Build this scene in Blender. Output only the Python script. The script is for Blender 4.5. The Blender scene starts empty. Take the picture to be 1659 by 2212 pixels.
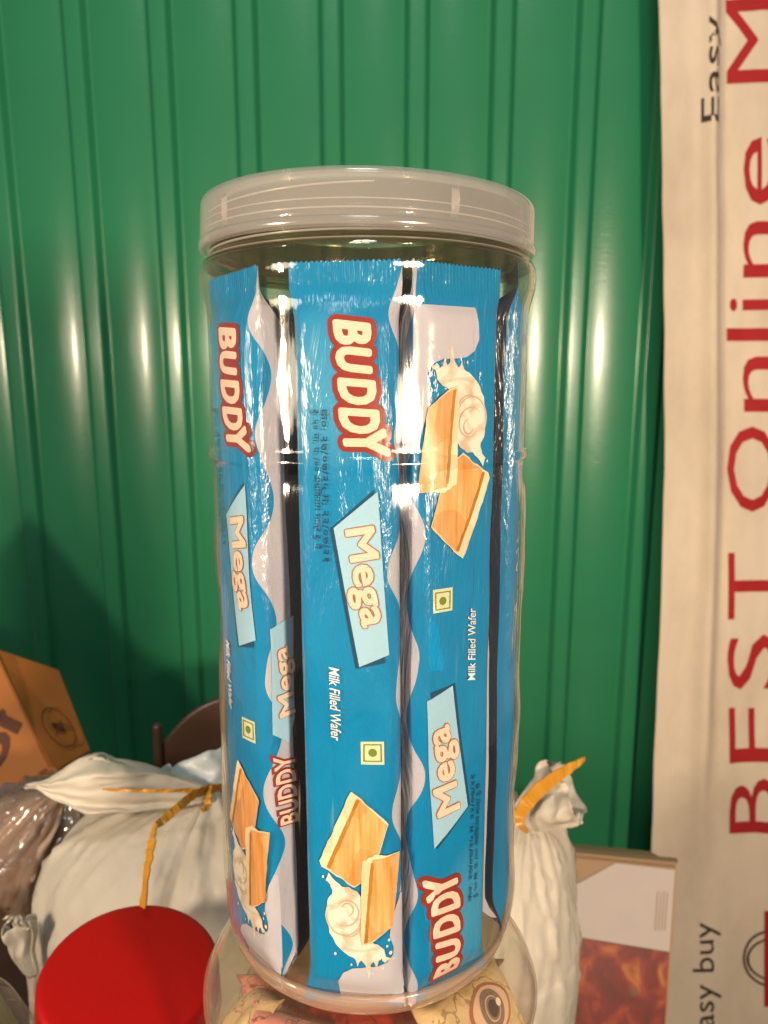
import bpy, bmesh, math, random
from mathutils import Vector, Matrix, noise

random.seed(7)
R = math.radians
PI = math.pi
scene = bpy.context.scene
COL = scene.collection

# ------------------------------------------------------------------ camera
CAM = Vector((0.0052, -0.2691, 0.196))
PITCH = R(8.6)
FPX, W2, H2 = 1700.0, 829.5, 1106.0          # focal length and centre, measured on a 1659 x 2212 view
FWD = Vector((0, math.cos(PITCH), -math.sin(PITCH)))
UPV = Vector((0, math.sin(PITCH), math.cos(PITCH)))
RGT = Vector((1, 0, 0))
cd = bpy.data.cameras.new('camera')
cam = bpy.data.objects.new('camera', cd)
COL.objects.link(cam)
cam.location = CAM
cam.rotation_euler = (PI / 2 - PITCH, 0, 0)
cd.sensor_fit = 'VERTICAL'
cd.sensor_height = 36.0
cd.lens = 36.0 * FPX / 2212.0
cd.clip_start = 0.01
cd.clip_end = 50
cd.dof.use_dof = True
cd.dof.focus_distance = 0.232
cd.dof.aperture_fstop = 20.0
scene.camera = cam

# ------------------------------------------------------------------ world, lamps, exposure
world = bpy.data.worlds.new('World')
scene.world = world
world.use_nodes = True
bg = world.node_tree.nodes['Background']
bg.inputs[0].default_value = (0.80, 0.80, 0.78, 1)
bg.inputs[1].default_value = 0.17


def lamp(name, loc, target, sx, sy, power, color):
    ld = bpy.data.lights.new(name, 'AREA')
    ld.shape = 'ELLIPSE'
    ld.size, ld.size_y = sx, sy
    ld.energy = power
    ld.color = color
    o = bpy.data.objects.new(name, ld)
    COL.objects.link(o)
    o.location = loc
    o.rotation_euler = (Vector(target) - Vector(loc)).to_track_quat('-Z', 'Y').to_euler()
    return o


WARM = (1.0, 0.80, 0.58)
lamp('stall_lamp', (-0.46, -0.32, 0.198), (0, 0.15, 0.14), 0.06, 0.11, 4.4, WARM)
lamp('stall_lamp', (0.42, -0.80, 0.172), (0, 0.15, 0.14), 0.08, 0.13, 12.5, WARM)
lamp('added_soft_panel', (-0.66, -0.46, 0.205), (0, 0.1, 0.16), 0.34, 0.125, 0.9, WARM)  # both soft panels are added, standing in for the lit shop in broad reflections
lamp('added_soft_panel', (0.50, -0.98, 0.165), (0, 0.1, 0.16), 0.42, 0.150, 2.5, WARM)
lamp('ceiling_lamp', (-0.05, -0.8, 1.60), (0, 0.4, 0.1), 0.40, 0.20, 9.0, (0.95, 0.97, 0.95))

scene.view_settings.view_transform = 'Standard'
scene.view_settings.look = 'None'
scene.view_settings.gamma = 1.0
scene.view_settings.exposure = 0.0
scene.view_settings.use_curve_mapping = False
scene.cycles.max_bounces = 14
scene.cycles.transparent_max_bounces = 40
scene.cycles.glossy_bounces = 6
scene.cycles.transmission_bounces = 8
scene.cycles.caustics_reflective = False
scene.cycles.caustics_refractive = False
scene.cycles.sample_clamp_indirect = 6.0
try:
    scene.cycles.use_denoising = True
except Exception:
    pass


# ------------------------------------------------------------------ helpers
def at(px, py, z):
    """point of the place seen at (px, py) of the measuring view, z metres in front of the camera"""
    return CAM + FWD * z + RGT * (z * (px - W2) / FPX) + UPV * (z * (H2 - py) / FPX)


def on_plane(px, py, p0, n):
    d = FWD + RGT * ((px - W2) / FPX) + UPV * ((H2 - py) / FPX)
    t = (Vector(p0) - CAM).dot(n) / d.dot(n)
    return CAM + d * t


def link(name, me, mat=None, parent=None, smooth=False):
    o = bpy.data.objects.new(name, me)
    COL.objects.link(o)
    if mat is not None and len(me.materials) == 0:
        me.materials.append(mat)
    if parent is not None:
        o.parent = parent
    if smooth:
        me.polygons.foreach_set('use_smooth', [True] * len(me.polygons))
    return o


def mesh(name, verts, faces, mat=None, parent=None, smooth=False, uvs=None):
    me = bpy.data.meshes.new(name)
    me.from_pydata([tuple(v) for v in verts], [], faces)
    me.update()
    if uvs is not None:
        ul = me.uv_layers.new(name='UVMap')
        for l in me.loops:
            ul.data[l.index].uv = uvs[l.vertex_index]
    return link(name, me, mat, parent, smooth)


def from_bm(name, bm, mat=None, parent=None, smooth=False):
    me = bpy.data.meshes.new(name)
    bm.to_mesh(me)
    bm.free()
    return link(name, me, mat, parent, smooth)


def empty(name, loc=(0, 0, 0), rot=(0, 0, 0)):
    o = bpy.data.objects.new(name, None)
    o.empty_display_size = 0.02
    COL.objects.link(o)
    o.location = loc
    o.rotation_euler = rot
    return o


def tag(o, label=None, cat=None, group=None, kind=None):
    if label:
        o['label'] = label
    if cat:
        o['category'] = cat
    if group:
        o['group'] = group
    if kind:
        o['kind'] = kind
    return o


def solidify(o, t, offset=-1):
    m = o.modifiers.new('thickness', 'SOLIDIFY')
    m.thickness = t
    m.offset = offset
    return o


def subsurf(o, n=1):
    m = o.modifiers.new('smooth', 'SUBSURF')
    m.levels = m.render_levels = n
    return o


def catmull(pts, n):
    """smooth resampling of a list of tuples, n samples per span"""
    out = []
    k = len(pts)
    for i in range(k - 1):
        p0, p1, p2, p3 = pts[max(i - 1, 0)], pts[i], pts[i + 1], pts[min(i + 2, k - 1)]
        for j in range(n):
            t = j / n
            out.append(tuple(0.5 * (2 * b + (c - a) * t + (2 * a - 5 * b + 4 * c - d) * t * t + (3 * b - a - 3 * c + d) * t ** 3)
                             for a, b, c, d in zip(p0, p1, p2, p3)))
    out.append(tuple(pts[-1]))
    return out


def lathe(name, prof, seg, mat, parent=None, wob=None, smooth=True, close=False):
    """prof = list of (r, z); wob(angle, z) -> radial offset"""
    verts, faces = [], []
    n = len(prof)
    for r, z in prof:
        for k in range(seg):
            a = 2 * PI * k / seg
            rr = r + (wob(a, z, r) if wob else 0)
            verts.append((rr * math.sin(a), -rr * math.cos(a), z))
    for i in range(n - 1 if not close else n):
        j = (i + 1) % n
        for k in range(seg):
            q = (k + 1) % seg
            faces.append((i * seg + k, i * seg + q, j * seg + q, j * seg + k))
    o = mesh(name, verts, faces, mat, parent, smooth)
    return o


def ss(a, b, x):
    t = max(0.0, min(1.0, (x - a) / (b - a)))
    return t * t * (3 - 2 * t)


# ------------------------------------------------------------------ materials
def nm(name):
    m = bpy.data.materials.new(name)
    m.use_nodes = True
    nt = m.node_tree
    nt.nodes.clear()
    out = nt.nodes.new('ShaderNodeOutputMaterial')
    return m, nt, out


def N(nt, typ, **kw):
    n = nt.nodes.new(typ)
    for k, v in kw.items():
        if k.startswith('i_'):
            key = k[2:]
            key = int(key) if key.isdigit() else key.replace('_', ' ')
            n.inputs[key].default_value = v
        else:
            setattr(n, k, v)
    return n


def L(nt, a, b):
    nt.links.new(a, b)


def math_node(nt, op, a, b=None, clamp=False):
    n = nt.nodes.new('ShaderNodeMath')
    n.operation = op
    n.use_clamp = clamp
    for i, v in enumerate((a, b)):
        if v is None:
            continue
        if isinstance(v, (int, float)):
            n.inputs[i].default_value = v
        else:
            nt.links.new(v, n.inputs[i])
    return n.outputs[0]


def mixc(nt, fac, a, b):
    n = nt.nodes.new('ShaderNodeMix')
    n.data_type = 'RGBA'
    for s, v in ((n.inputs[0], fac), (n.inputs[6], a), (n.inputs[7], b)):
        if isinstance(v, (int, float)):
            s.default_value = v
        elif isinstance(v, tuple):
            s.default_value = v if len(v) == 4 else (*v, 1)
        else:
            nt.links.new(v, s)
    return n.outputs[2]


def srgb(r, g, b):
    f = lambda c: (c / 255 / 12.92) if c / 255 <= 0.04045 else ((c / 255 + 0.055) / 1.055) ** 2.4
    return (f(r), f(g), f(b))


def plain(name, col, rough=0.5, var=0.12, scale=40, bump=0.0, bscale=200, coat=0.0, spec=0.5, metallic=0.0, trans=0.0,
          stretch=(1, 1, 1), dirt=None, dscale=8):
    m, nt, out = nm(name)
    p = N(nt, 'ShaderNodeBsdfPrincipled')
    tc = N(nt, 'ShaderNodeTexCoord')
    mp = N(nt, 'ShaderNodeMapping')
    mp.inputs['Scale'].default_value = stretch
    L(nt, tc.outputs['Object'], mp.inputs['Vector'])
    no = N(nt, 'ShaderNodeTexNoise', i_Scale=scale, i_Detail=5.0)
    L(nt, mp.outputs[0], no.inputs['Vector'])
    dark = tuple(c * (1 - var) for c in col)
    lite = tuple(min(1, c * (1 + var)) for c in col)
    c = mixc(nt, no.outputs[0], dark, lite)
    if dirt:
        n2 = N(nt, 'ShaderNodeTexNoise', i_Scale=dscale, i_Detail=6.0, i_Roughness=0.65)
        L(nt, mp.outputs[0], n2.inputs['Vector'])
        rp = N(nt, 'ShaderNodeValToRGB')
        rp.color_ramp.elements[0].position = 0.45
        rp.color_ramp.elements[1].position = 0.75
        L(nt, n2.outputs[0], rp.inputs[0])
        c = mixc(nt, math_node(nt, 'MULTIPLY', rp.outputs[0], 0.55), c, dirt)
    L(nt, c, p.inputs['Base Color'])
    p.inputs['Roughness'].default_value = rough
    p.inputs['Metallic'].default_value = metallic
    p.inputs['Specular IOR Level'].default_value = spec
    p.inputs['Coat Weight'].default_value = coat
    p.inputs['Coat Roughness'].default_value = 0.12
    if bump > 0:
        b = N(nt, 'ShaderNodeBump', i_Strength=1.0, i_Distance=bump)
        n3 = N(nt, 'ShaderNodeTexNoise', i_Scale=bscale, i_Detail=3.0)
        L(nt, mp.outputs[0], n3.inputs['Vector'])
        L(nt, n3.outputs[0], b.inputs['Height'])
        L(nt, b.outputs[0], p.inputs['Normal'])
    if trans > 0:
        tr = N(nt, 'ShaderNodeBsdfTranslucent')
        L(nt, c, tr.inputs[0])
        mx = N(nt, 'ShaderNodeMixShader', i_0=trans)
        L(nt, p.outputs[0], mx.inputs[1])
        L(nt, tr.outputs[0], mx.inputs[2])
        L(nt, mx.outputs[0], out.inputs[0])
    else:
        L(nt, p.outputs[0], out.inputs[0])
    return m


def clear_plastic(name, tint=(0.96, 0.95, 0.92), rough=0.04, haze=0.0, hazecol=(0.8, 0.75, 0.68), bump=0.0004, bscale=60,
                  stretch=(1, 1, 0.25), ior=1.5, graze=0.0, scuff=0.0):
    m, nt, out = nm(name)
    tc = N(nt, 'ShaderNodeTexCoord')
    mp = N(nt, 'ShaderNodeMapping')
    mp.inputs['Scale'].default_value = stretch
    L(nt, tc.outputs['Object'], mp.inputs['Vector'])
    n3 = N(nt, 'ShaderNodeTexNoise', i_Scale=bscale, i_Detail=4.0, i_Roughness=0.55)
    L(nt, mp.outputs[0], n3.inputs['Vector'])
    b = N(nt, 'ShaderNodeBump', i_Strength=1.0, i_Distance=bump)
    L(nt, n3.outputs[0], b.inputs['Height'])
    lw = N(nt, 'ShaderNodeLayerWeight', i_Blend=0.5)          # Schlick reflectance of a thin clear wall, alike on both faces
    L(nt, b.outputs[0], lw.inputs['Normal'])
    f0 = ((ior - 1) / (ior + 1)) ** 2
    fres = math_node(nt, 'ADD', f0, math_node(nt, 'MULTIPLY', math_node(nt, 'POWER', lw.outputs['Facing'], 5.0), 1 - f0))
    tr = N(nt, 'ShaderNodeBsdfTransparent')
    tr.inputs[0].default_value = (*tint, 1)
    gl = N(nt, 'ShaderNodeBsdfGlossy', i_Roughness=rough)
    gl.inputs[0].default_value = (1, 1, 1, 1)
    L(nt, b.outputs[0], gl.inputs['Normal'])
    base = tr.outputs[0]
    if haze > 0:
        d = N(nt, 'ShaderNodeBsdfDiffuse')
        d.inputs[0].default_value = (*hazecol, 1)
        t2 = N(nt, 'ShaderNodeBsdfTranslucent')
        t2.inputs[0].default_value = (*hazecol, 1)
        m2 = N(nt, 'ShaderNodeMixShader', i_0=0.5)
        L(nt, d.outputs[0], m2.inputs[1])
        L(nt, t2.outputs[0], m2.inputs[2])
        m1 = N(nt, 'ShaderNodeMixShader')
        # slanted path is longer; haze raised further to paint in the pale bright outline
        hz = math_node(nt, 'MULTIPLY', math_node(nt, 'ADD', 1.0, math_node(nt, 'MULTIPLY', math_node(nt, 'POWER', lw.outputs['Facing'], 7.0), graze)), haze)
        if scuff > 0:
            ms = N(nt, 'ShaderNodeMapping')
            ms.inputs['Rotation'].default_value = (0.3, 0.5, 0.2)
            ms.inputs['Scale'].default_value = (1.0, 1.0, 0.05)
            L(nt, tc.outputs['Object'], ms.inputs['Vector'])
            n4 = N(nt, 'ShaderNodeTexNoise', i_Scale=420.0, i_Detail=2.0)
            L(nt, ms.outputs[0], n4.inputs['Vector'])
            n5 = N(nt, 'ShaderNodeTexNoise', i_Scale=26.0, i_Detail=3.0)
            L(nt, tc.outputs['Object'], n5.inputs['Vector'])
            sc_ = math_node(nt, 'MULTIPLY', math_node(nt, 'SUBTRACT', n4.outputs[0], 0.66), 8.0, True)
            pt_ = math_node(nt, 'MULTIPLY', math_node(nt, 'SUBTRACT', n5.outputs[0], 0.50), 5.0, True)
            hz = math_node(nt, 'ADD', hz, math_node(nt, 'MULTIPLY', math_node(nt, 'MULTIPLY', sc_, pt_), scuff))
        hz = math_node(nt, 'MINIMUM', hz, 0.9)
        L(nt, hz, m1.inputs[0])
        L(nt, base, m1.inputs[1])
        L(nt, m2.outputs[0], m1.inputs[2])
        base = m1.outputs[0]
    mx = N(nt, 'ShaderNodeMixShader')
    L(nt, fres, mx.inputs[0])
    L(nt, base, mx.inputs[1])
    L(nt, gl.outputs[0], mx.inputs[2])
    L(nt, mx.outputs[0], out.inputs[0])
    return m


M = {}
M['pet'] = clear_plastic('clear_jar_plastic', rough=0.06, haze=0.007, hazecol=(0.80, 0.70, 0.58), bump=0.0010, bscale=55, stretch=(1, 1, 0.18), graze=48.0, scuff=0.34)
M['pet_neck'] = clear_plastic('tinted_neck_plastic', tint=(0.60, 0.53, 0.38), rough=0.06, haze=0.05, hazecol=(0.6, 0.5, 0.38), bump=0.0004, bscale=70, stretch=(1, 1, 2))  # dark olive tint paints in the refraction and darkness seen through the neck
M['pet_base'] = clear_plastic('thick_base_plastic', rough=0.10, haze=0.36, hazecol=(0.86, 0.62, 0.46), bump=0.0003)  # orange haze colour paints in the sweets reflected in the base
M['pet_lower'] = clear_plastic('lower_jar_plastic', rough=0.06, haze=0.05, hazecol=(0.82, 0.62, 0.48), graze=8.0, bump=0.0006, bscale=30, stretch=(1, 1, 0.6))
M['lid'] = clear_plastic('frosted_lid_plastic', rough=0.14, haze=0.20, hazecol=(0.88, 0.84, 0.83), graze=1.5, scuff=0.25, bump=0.0002, bscale=90, tint=(0.94, 0.92, 0.89))
M['lid_line'] = clear_plastic('lid_moulding_plastic', rough=0.20, haze=0.34, hazecol=(0.95, 0.90, 0.84), bump=0.0001)
M['film'] = clear_plastic('thin_clear_film', tint=(0.86, 0.80, 0.74), rough=0.10, haze=0.30, hazecol=(0.62, 0.50, 0.42), bump=0.004, bscale=22, stretch=(1, 1, 1))


def wrapper_material(navy_from=0.0202):
    """printed wrapper: UV.x = distance round the pack from the front's middle (m), UV.y = height (m)"""
    m, nt, out = nm('printed_wrapper')
    uv = N(nt, 'ShaderNodeUVMap')
    sp = N(nt, 'ShaderNodeSeparateXYZ')
    L(nt, uv.outputs[0], sp.inputs[0])
    u, v = sp.outputs[0], sp.outputs[1]
    # wavy lavender border on the right-hand side
    ph = math_node(nt, 'MULTIPLY', v, 2 * PI / 0.0365)
    sn = math_node(nt, 'SINE', math_node(nt, 'ADD', ph, 0.4))
    sn2 = math_node(nt, 'SINE', math_node(nt, 'ADD', math_node(nt, 'MULTIPLY', v, 2 * PI / 0.083), 1.1))
    wn = N(nt, 'ShaderNodeTexNoise', noise_dimensions='1D', i_Scale=1.0, i_Detail=1.0)
    L(nt, math_node(nt, 'MULTIPLY', v, 34.0), wn.inputs['W'])
    amp = math_node(nt, 'ADD', 0.0004, math_node(nt, 'MULTIPLY', wn.outputs[0], 0.0052))
    edge = math_node(nt, 'ADD', 0.0154, math_node(nt, 'ADD', math_node(nt, 'MULTIPLY', sn, amp), math_node(nt, 'MULTIPLY', sn2, 0.0008)))
    lav = math_node(nt, 'MULTIPLY', math_node(nt, 'SUBTRACT', u, edge), 9000.0, True)
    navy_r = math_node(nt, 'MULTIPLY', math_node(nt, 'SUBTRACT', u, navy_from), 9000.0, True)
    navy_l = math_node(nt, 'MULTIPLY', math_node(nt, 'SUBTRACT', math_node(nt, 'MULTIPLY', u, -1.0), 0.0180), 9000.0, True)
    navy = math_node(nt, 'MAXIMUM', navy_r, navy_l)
    # blue ground, a paler halo near the big lettering
    no = N(nt, 'ShaderNodeTexNoise', i_Scale=60.0, i_Detail=3.0)
    L(nt, uv.outputs[0], no.inputs['Vector'])
    no2 = N(nt, 'ShaderNodeTexNoise', i_Scale=1400.0, i_Detail=1.0)
    L(nt, uv.outputs[0], no2.inputs['Vector'])
    blue = mixc(nt, no.outputs[0], (0.000, 0.190, 0.480), (0.000, 0.270, 0.600))
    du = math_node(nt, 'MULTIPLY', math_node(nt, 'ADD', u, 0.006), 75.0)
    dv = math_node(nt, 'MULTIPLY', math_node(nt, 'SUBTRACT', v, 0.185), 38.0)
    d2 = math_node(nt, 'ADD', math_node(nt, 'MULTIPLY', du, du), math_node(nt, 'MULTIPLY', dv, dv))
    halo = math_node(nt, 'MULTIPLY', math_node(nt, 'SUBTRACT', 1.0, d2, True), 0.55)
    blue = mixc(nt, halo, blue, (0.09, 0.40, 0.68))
    lavc = mixc(nt, no.outputs[0], (0.44, 0.44, 0.56), (0.56, 0.55, 0.66))
    c = mixc(nt, lav, blue, lavc)
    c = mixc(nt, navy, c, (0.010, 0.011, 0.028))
    c = mixc(nt, math_node(nt, 'MULTIPLY', no2.outputs[0], 0.16), c, (0.0, 0.02, 0.05))
    p = N(nt, 'ShaderNodeBsdfPrincipled', i_Roughness=0.20)
    p.inputs['Specular IOR Level'].default_value = 0.5
    L(nt, c, p.inputs['Base Color'])
    # crumple and end crimps
    nb = N(nt, 'ShaderNodeTexNoise', i_Scale=120.0, i_Detail=5.0, i_Roughness=0.6, i_Distortion=0.6)
    mp = N(nt, 'ShaderNodeMapping')
    mp.inputs['Scale'].default_value = (1, 0.22, 1)
    L(nt, uv.outputs[0], mp.inputs['Vector'])
    L(nt, mp.outputs[0], nb.inputs['Vector'])
    b1 = N(nt, 'ShaderNodeBump', i_Strength=1.0, i_Distance=0.0016)
    L(nt, nb.outputs[0], b1.inputs['Height'])
    cr = math_node(nt, 'SINE', math_node(nt, 'MULTIPLY', u, 2 * PI / 0.0011))
    ends = math_node(nt, 'MAXIMUM', math_node(nt, 'GREATER_THAN', v, 0.2095), math_node(nt, 'LESS_THAN', v, -0.0055))
    b2 = N(nt, 'ShaderNodeBump', i_Strength=1.0, i_Distance=0.00005)
    L(nt, math_node(nt, 'MULTIPLY', cr, ends), b2.inputs['Height'])
    L(nt, b1.outputs[0], b2.inputs['Normal'])
    L(nt, b2.outputs[0], p.inputs['Normal'])
    L(nt, p.outputs[0], out.inputs[0])
    return m


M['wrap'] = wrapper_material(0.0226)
M['wrap_narrow'] = wrapper_material(0.0166)  # navy starts sooner, painting in the dark gap beside the middle packet


def printed(name, col, rough=0.32, var=0.05):
    return plain(name, col, rough=rough, var=var, scale=900, bump=0.0001, bscale=250)


M['p_red'] = printed('print_dark_red', (0.27, 0.025, 0.018))
M['p_cream'] = printed('print_cream', (0.82, 0.60, 0.50))
M['p_aqua'] = printed('print_pale_aqua', (0.33, 0.57, 0.80))
M['p_shadow'] = printed('print_deep_blue', (0.004, 0.06, 0.14))
M['p_brown'] = printed('print_brown_outline', (0.36, 0.15, 0.08))
M['p_white'] = printed('print_white', (0.70, 0.72, 0.74))
M['p_lav'] = printed('print_lavender', (0.50, 0.49, 0.60))
M['p_ink'] = printed('print_code_ink', (0.006, 0.03, 0.07))
M['p_vegbg'] = printed('print_pale_green', (0.66, 0.66, 0.45))
M['p_vegdot'] = printed('print_olive_green', (0.14, 0.24, 0.025))
M['p_filling'] = printed('print_filling', (0.80, 0.60, 0.40))
M['p_crust'] = printed('print_crust', (0.36, 0.17, 0.02))


def wafer_material(name, ang):
    m, nt, out = nm(name)
    uv = N(nt, 'ShaderNodeUVMap')
    mp = N(nt, 'ShaderNodeMapping')
    mp.inputs['Rotation'].default_value = (0, 0, ang)
    mp.inputs['Scale'].default_value = (1, 0.07, 1)
    L(nt, uv.outputs[0], mp.inputs['Vector'])
    no = N(nt, 'ShaderNodeTexNoise', i_Scale=650.0, i_Detail=3.0)
    L(nt, mp.outputs[0], no.inputs['Vector'])
    n2 = N(nt, 'ShaderNodeTexNoise', i_Scale=110.0, i_Detail=2.0)
    L(nt, uv.outputs[0], n2.inputs['Vector'])
    rp = N(nt, 'ShaderNodeValToRGB')
    rp.color_ramp.elements[0].position = 0.32
    rp.color_ramp.elements[0].color = (0.50, 0.20, 0.045, 1)
    rp.color_ramp.elements[1].position = 0.66
    rp.color_ramp.elements[1].color = (0.80, 0.43, 0.20, 1)
    L(nt, no.outputs[0], rp.inputs[0])
    c = mixc(nt, math_node(nt, 'MULTIPLY', n2.outputs[0], 0.55), rp.outputs[0], (0.70, 0.29, 0.05))
    p = N(nt, 'ShaderNodeBsdfPrincipled', i_Roughness=0.34)
    L(nt, c, p.inputs['Base Color'])
    L(nt, p.outputs[0], out.inputs[0])
    return m


M['wafer_a'] = wafer_material('print_wafer_broad', R(-28))
M['wafer_b'] = wafer_material('print_wafer_upright', R(-4))


def milk_material():
    m, nt, out = nm('print_milk_splash')
    uv = N(nt, 'ShaderNodeUVMap')
    no = N(nt, 'ShaderNodeTexNoise', i_Scale=150.0, i_Detail=2.0, i_Distortion=1.0)
    L(nt, uv.outputs[0], no.inputs['Vector'])
    rp = N(nt, 'ShaderNodeValToRGB')
    rp.color_ramp.elements[0].position = 0.36
    rp.color_ramp.elements[0].color = (0.60, 0.47, 0.38, 1)
    rp.color_ramp.elements[1].position = 0.55
    rp.color_ramp.elements[1].color = (0.84, 0.75, 0.68, 1)
    L(nt, no.outputs[0], rp.inputs[0])
    p = N(nt, 'ShaderNodeBsdfPrincipled', i_Roughness=0.34)
    L(nt, rp.outputs[0], p.inputs['Base Color'])
    L(nt, p.outputs[0], out.inputs[0])
    return m


M['milk'] = milk_material()

M['green'] = plain('green_painted_sheet', (0.027, 0.222, 0.100), rough=0.26, var=0.10, scale=5, bump=0.00010, bscale=800,
                   stretch=(0.10, 0.10, 1.0), spec=0.5, coat=0.25, dirt=(0.03, 0.16, 0.075), dscale=3)
M['cloth'] = plain('banner_cloth', (0.77, 0.63, 0.48), rough=0.85, var=0.10, scale=14, bump=0.0006, bscale=700,
                   dirt=(0.36, 0.26, 0.17), dscale=7, stretch=(1, 1, 0.5))
M['ban_red'] = plain('banner_red_print', (0.40, 0.008, 0.012), rough=0.8, var=0.15, scale=60)
M['ban_black'] = plain('banner_black_print', (0.045, 0.026, 0.018), rough=0.85, var=0.3, scale=120)
M['bag'] = plain('white_poly_bag', (0.58, 0.52, 0.43), rough=0.60, var=0.10, scale=14, bump=0.0050, bscale=24, trans=0.20)
M['bag_blue'] = plain('bluish_poly_bag', (0.52, 0.56, 0.57), rough=0.40, var=0.06, scale=20, bump=0.0016, bscale=40, trans=0.15)
M['yellow'] = plain('yellow_tape', (0.46, 0.205, 0.012), rough=0.38, var=0.22, scale=60, bump=0.0004, bscale=120)
M['red_lid'] = plain('red_cap_plastic', (0.30, 0.001, 0.001), rough=0.42, var=0.03, scale=6, bump=0.00008, bscale=400, spec=0.35)
M['cardboard'] = plain('orange_carton_board', (0.33, 0.108, 0.016), rough=0.72, var=0.14, scale=30, bump=0.0003, bscale=300,
                       dirt=(0.30, 0.10, 0.02), dscale=9)
M['carton_ink'] = plain('carton_brown_ink', (0.075, 0.020, 0.008), rough=0.75, var=0.2, scale=60)
M['chair'] = plain('brown_chair_plastic', (0.070, 0.034, 0.023), rough=0.34, var=0.2, scale=20, bump=0.0003, bscale=60)
M['table'] = plain('dark_table_wood', (0.030, 0.013, 0.008), rough=0.65, var=0.35, scale=12, stretch=(1, 8, 1), bump=0.0005, bscale=60)
M['kraft'] = plain('brown_carton_board', (0.40, 0.25, 0.14), rough=0.8, var=0.12, scale=40, bump=0.0002, bscale=300)
M['label'] = plain('carton_white_label', (0.56, 0.47, 0.42), rough=0.7, var=0.06, scale=50)
M['jar_green'] = plain('olive_plastic', (0.085, 0.090, 0.030), rough=0.35, var=0.25, scale=30)
M['jar_rim'] = plain('pale_rim_plastic', (0.50, 0.46, 0.36), rough=0.4, var=0.1, scale=30)

# ------------------------------------------------------------------ setting: table top and floor
TZ, FZ = -0.52, -0.85
bm = bmesh.new()
bmesh.ops.create_cube(bm, size=1.0, matrix=Matrix.Translation((0, 0.035, TZ - 0.025)) @ Matrix.Diagonal((2.4, 0.60, 0.05, 1)))
tag(from_bm('table', bm, M['table']), kind='structure')
bm = bmesh.new()
bmesh.ops.create_grid(bm, x_segments=1, y_segments=1, size=2.0, matrix=Matrix.Translation((0, 0, FZ)))
tag(from_bm('floor', bm, M['table']), kind='structure')

# ------------------------------------------------------------------ green ribbed sheet wall
LEAN = R(3.0)                     # the sheet leans towards the stall at the top
WALL_P = Vector((0, CAM.y + 0.97, CAM.z))
WALL_N = Vector((0, -math.cos(LEAN), -math.sin(LEAN)))
WALL_U = Vector((0, -math.sin(LEAN), math.cos(LEAN)))


def build_wall():
    x0 = on_plane(715, 0, WALL_P, WALL_N).x
    pitch = 0.0953
    # (offset from rib centre, height of the profile)
    rib = [(-0.0145, 0), (-0.0090, 0.0110), (0.0, 0.0113), (0.0090, 0.0110), (0.0145, 0)]
    pts = []
    rnd = random.Random(3)
    for k in range(-9, 8):
        j = rnd.uniform(-0.0012, 0.0012)
        for dx, h in rib:
            pts.append((x0 + k * pitch + dx + j, h))
        crown = rnd.uniform(0.0024, 0.0042)              # the flat between two ribs is slightly crowned
        skew = rnd.uniform(-0.25, 0.25)
        for q in range(1, 10):
            t = -1 + 2 * q / 10
            pts.append((x0 + k * pitch + 0.04765 + 0.0332 * t + j, crown * (1 - t * t) * (1 + skew * t)))
    zs = [-1.05 + i * 0.1 for i in range(25)]
    verts, faces = [], []
    for i, z in enumerate(zs):
        for x, h in pts:
            wav = 0.0012 * noise.noise(Vector((x * 3, z * 1.6, 4.2))) + 0.0004 * noise.noise(Vector((x * 9, z * 2, 9.2)))
            verts.append(WALL_P + Vector((x, 0, 0)) + WALL_U * z + WALL_N * (h + wav))
    n = len(pts)
    for i in range(len(zs) - 1):
        for k in range(n - 1):
            faces.append((i * n + k, i * n + k + 1, (i + 1) * n + k + 1, (i + 1) * n + k))
    o = mesh('ribbed_metal_wall', verts, faces, M['green'])
    m = o.modifiers.new('round_edges', 'BEVEL')
    m.width = 0.0026
    m.segments = 4
    m.limit_method = 'ANGLE'
    m.angle_limit = R(25)
    m.harden_normals = True
    o.data.polygons.foreach_set('use_smooth', [True] * len(o.data.polygons))
    tag(o, 'glossy green metal sheet wall with vertical ribs behind the jars', 'wall')
    return o


build_wall()

# ------------------------------------------------------------------ text and print helpers
_tc = {}


def text_shape(s, offset=0.0, shear=0.0, res=3):
    """2D triangles of a string in the built-in font, cap height about 0.7: (verts, faces, xmin, xmax)"""
    key = (s, offset, shear, res)
    if key in _tc:
        return _tc[key]
    cu = bpy.data.curves.new('text', 'FONT')
    cu.body = s
    cu.size = 1.0
    cu.offset = offset
    cu.shear = shear
    cu.resolution_u = res
    cu.fill_mode = 'FRONT'
    o = bpy.data.objects.new('text', cu)
    COL.objects.link(o)
    dg = bpy.context.evaluated_depsgraph_get()
    dg.update()
    me = bpy.data.meshes.new_from_object(o.evaluated_get(dg))
    vs = [(v.co.x, v.co.y) for v in me.vertices]
    fs = [tuple(p.vertices) for p in me.polygons]
    bpy.data.objects.remove(o)
    bpy.data.curves.remove(cu)
    bpy.data.meshes.remove(me)
    xs = [v[0] for v in vs] or [0, 1]
    r = (vs, fs, min(xs), max(xs))
    _tc[key] = r
    return r


CAPH = 0.727


def text_fat(s, a, b, cap, r, n=14, shear=0.0):
    """the same, thickened by r: shifted copies of the letters, listed with their copy number"""
    v0, f0 = text_on(s, a, b, cap, 0.0, shear)
    vs, fs = [], []
    for k in range(n):
        t = 2 * PI * k / n
        o0 = len(vs)
        vs += [(x + r * math.cos(t), y + r * math.sin(t)) for x, y in v0]
        fs += [tuple(i + o0 for i in f) for f in f0]
    return vs, fs, [k * 2.5e-6 for k in range(n) for _ in v0]


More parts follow.
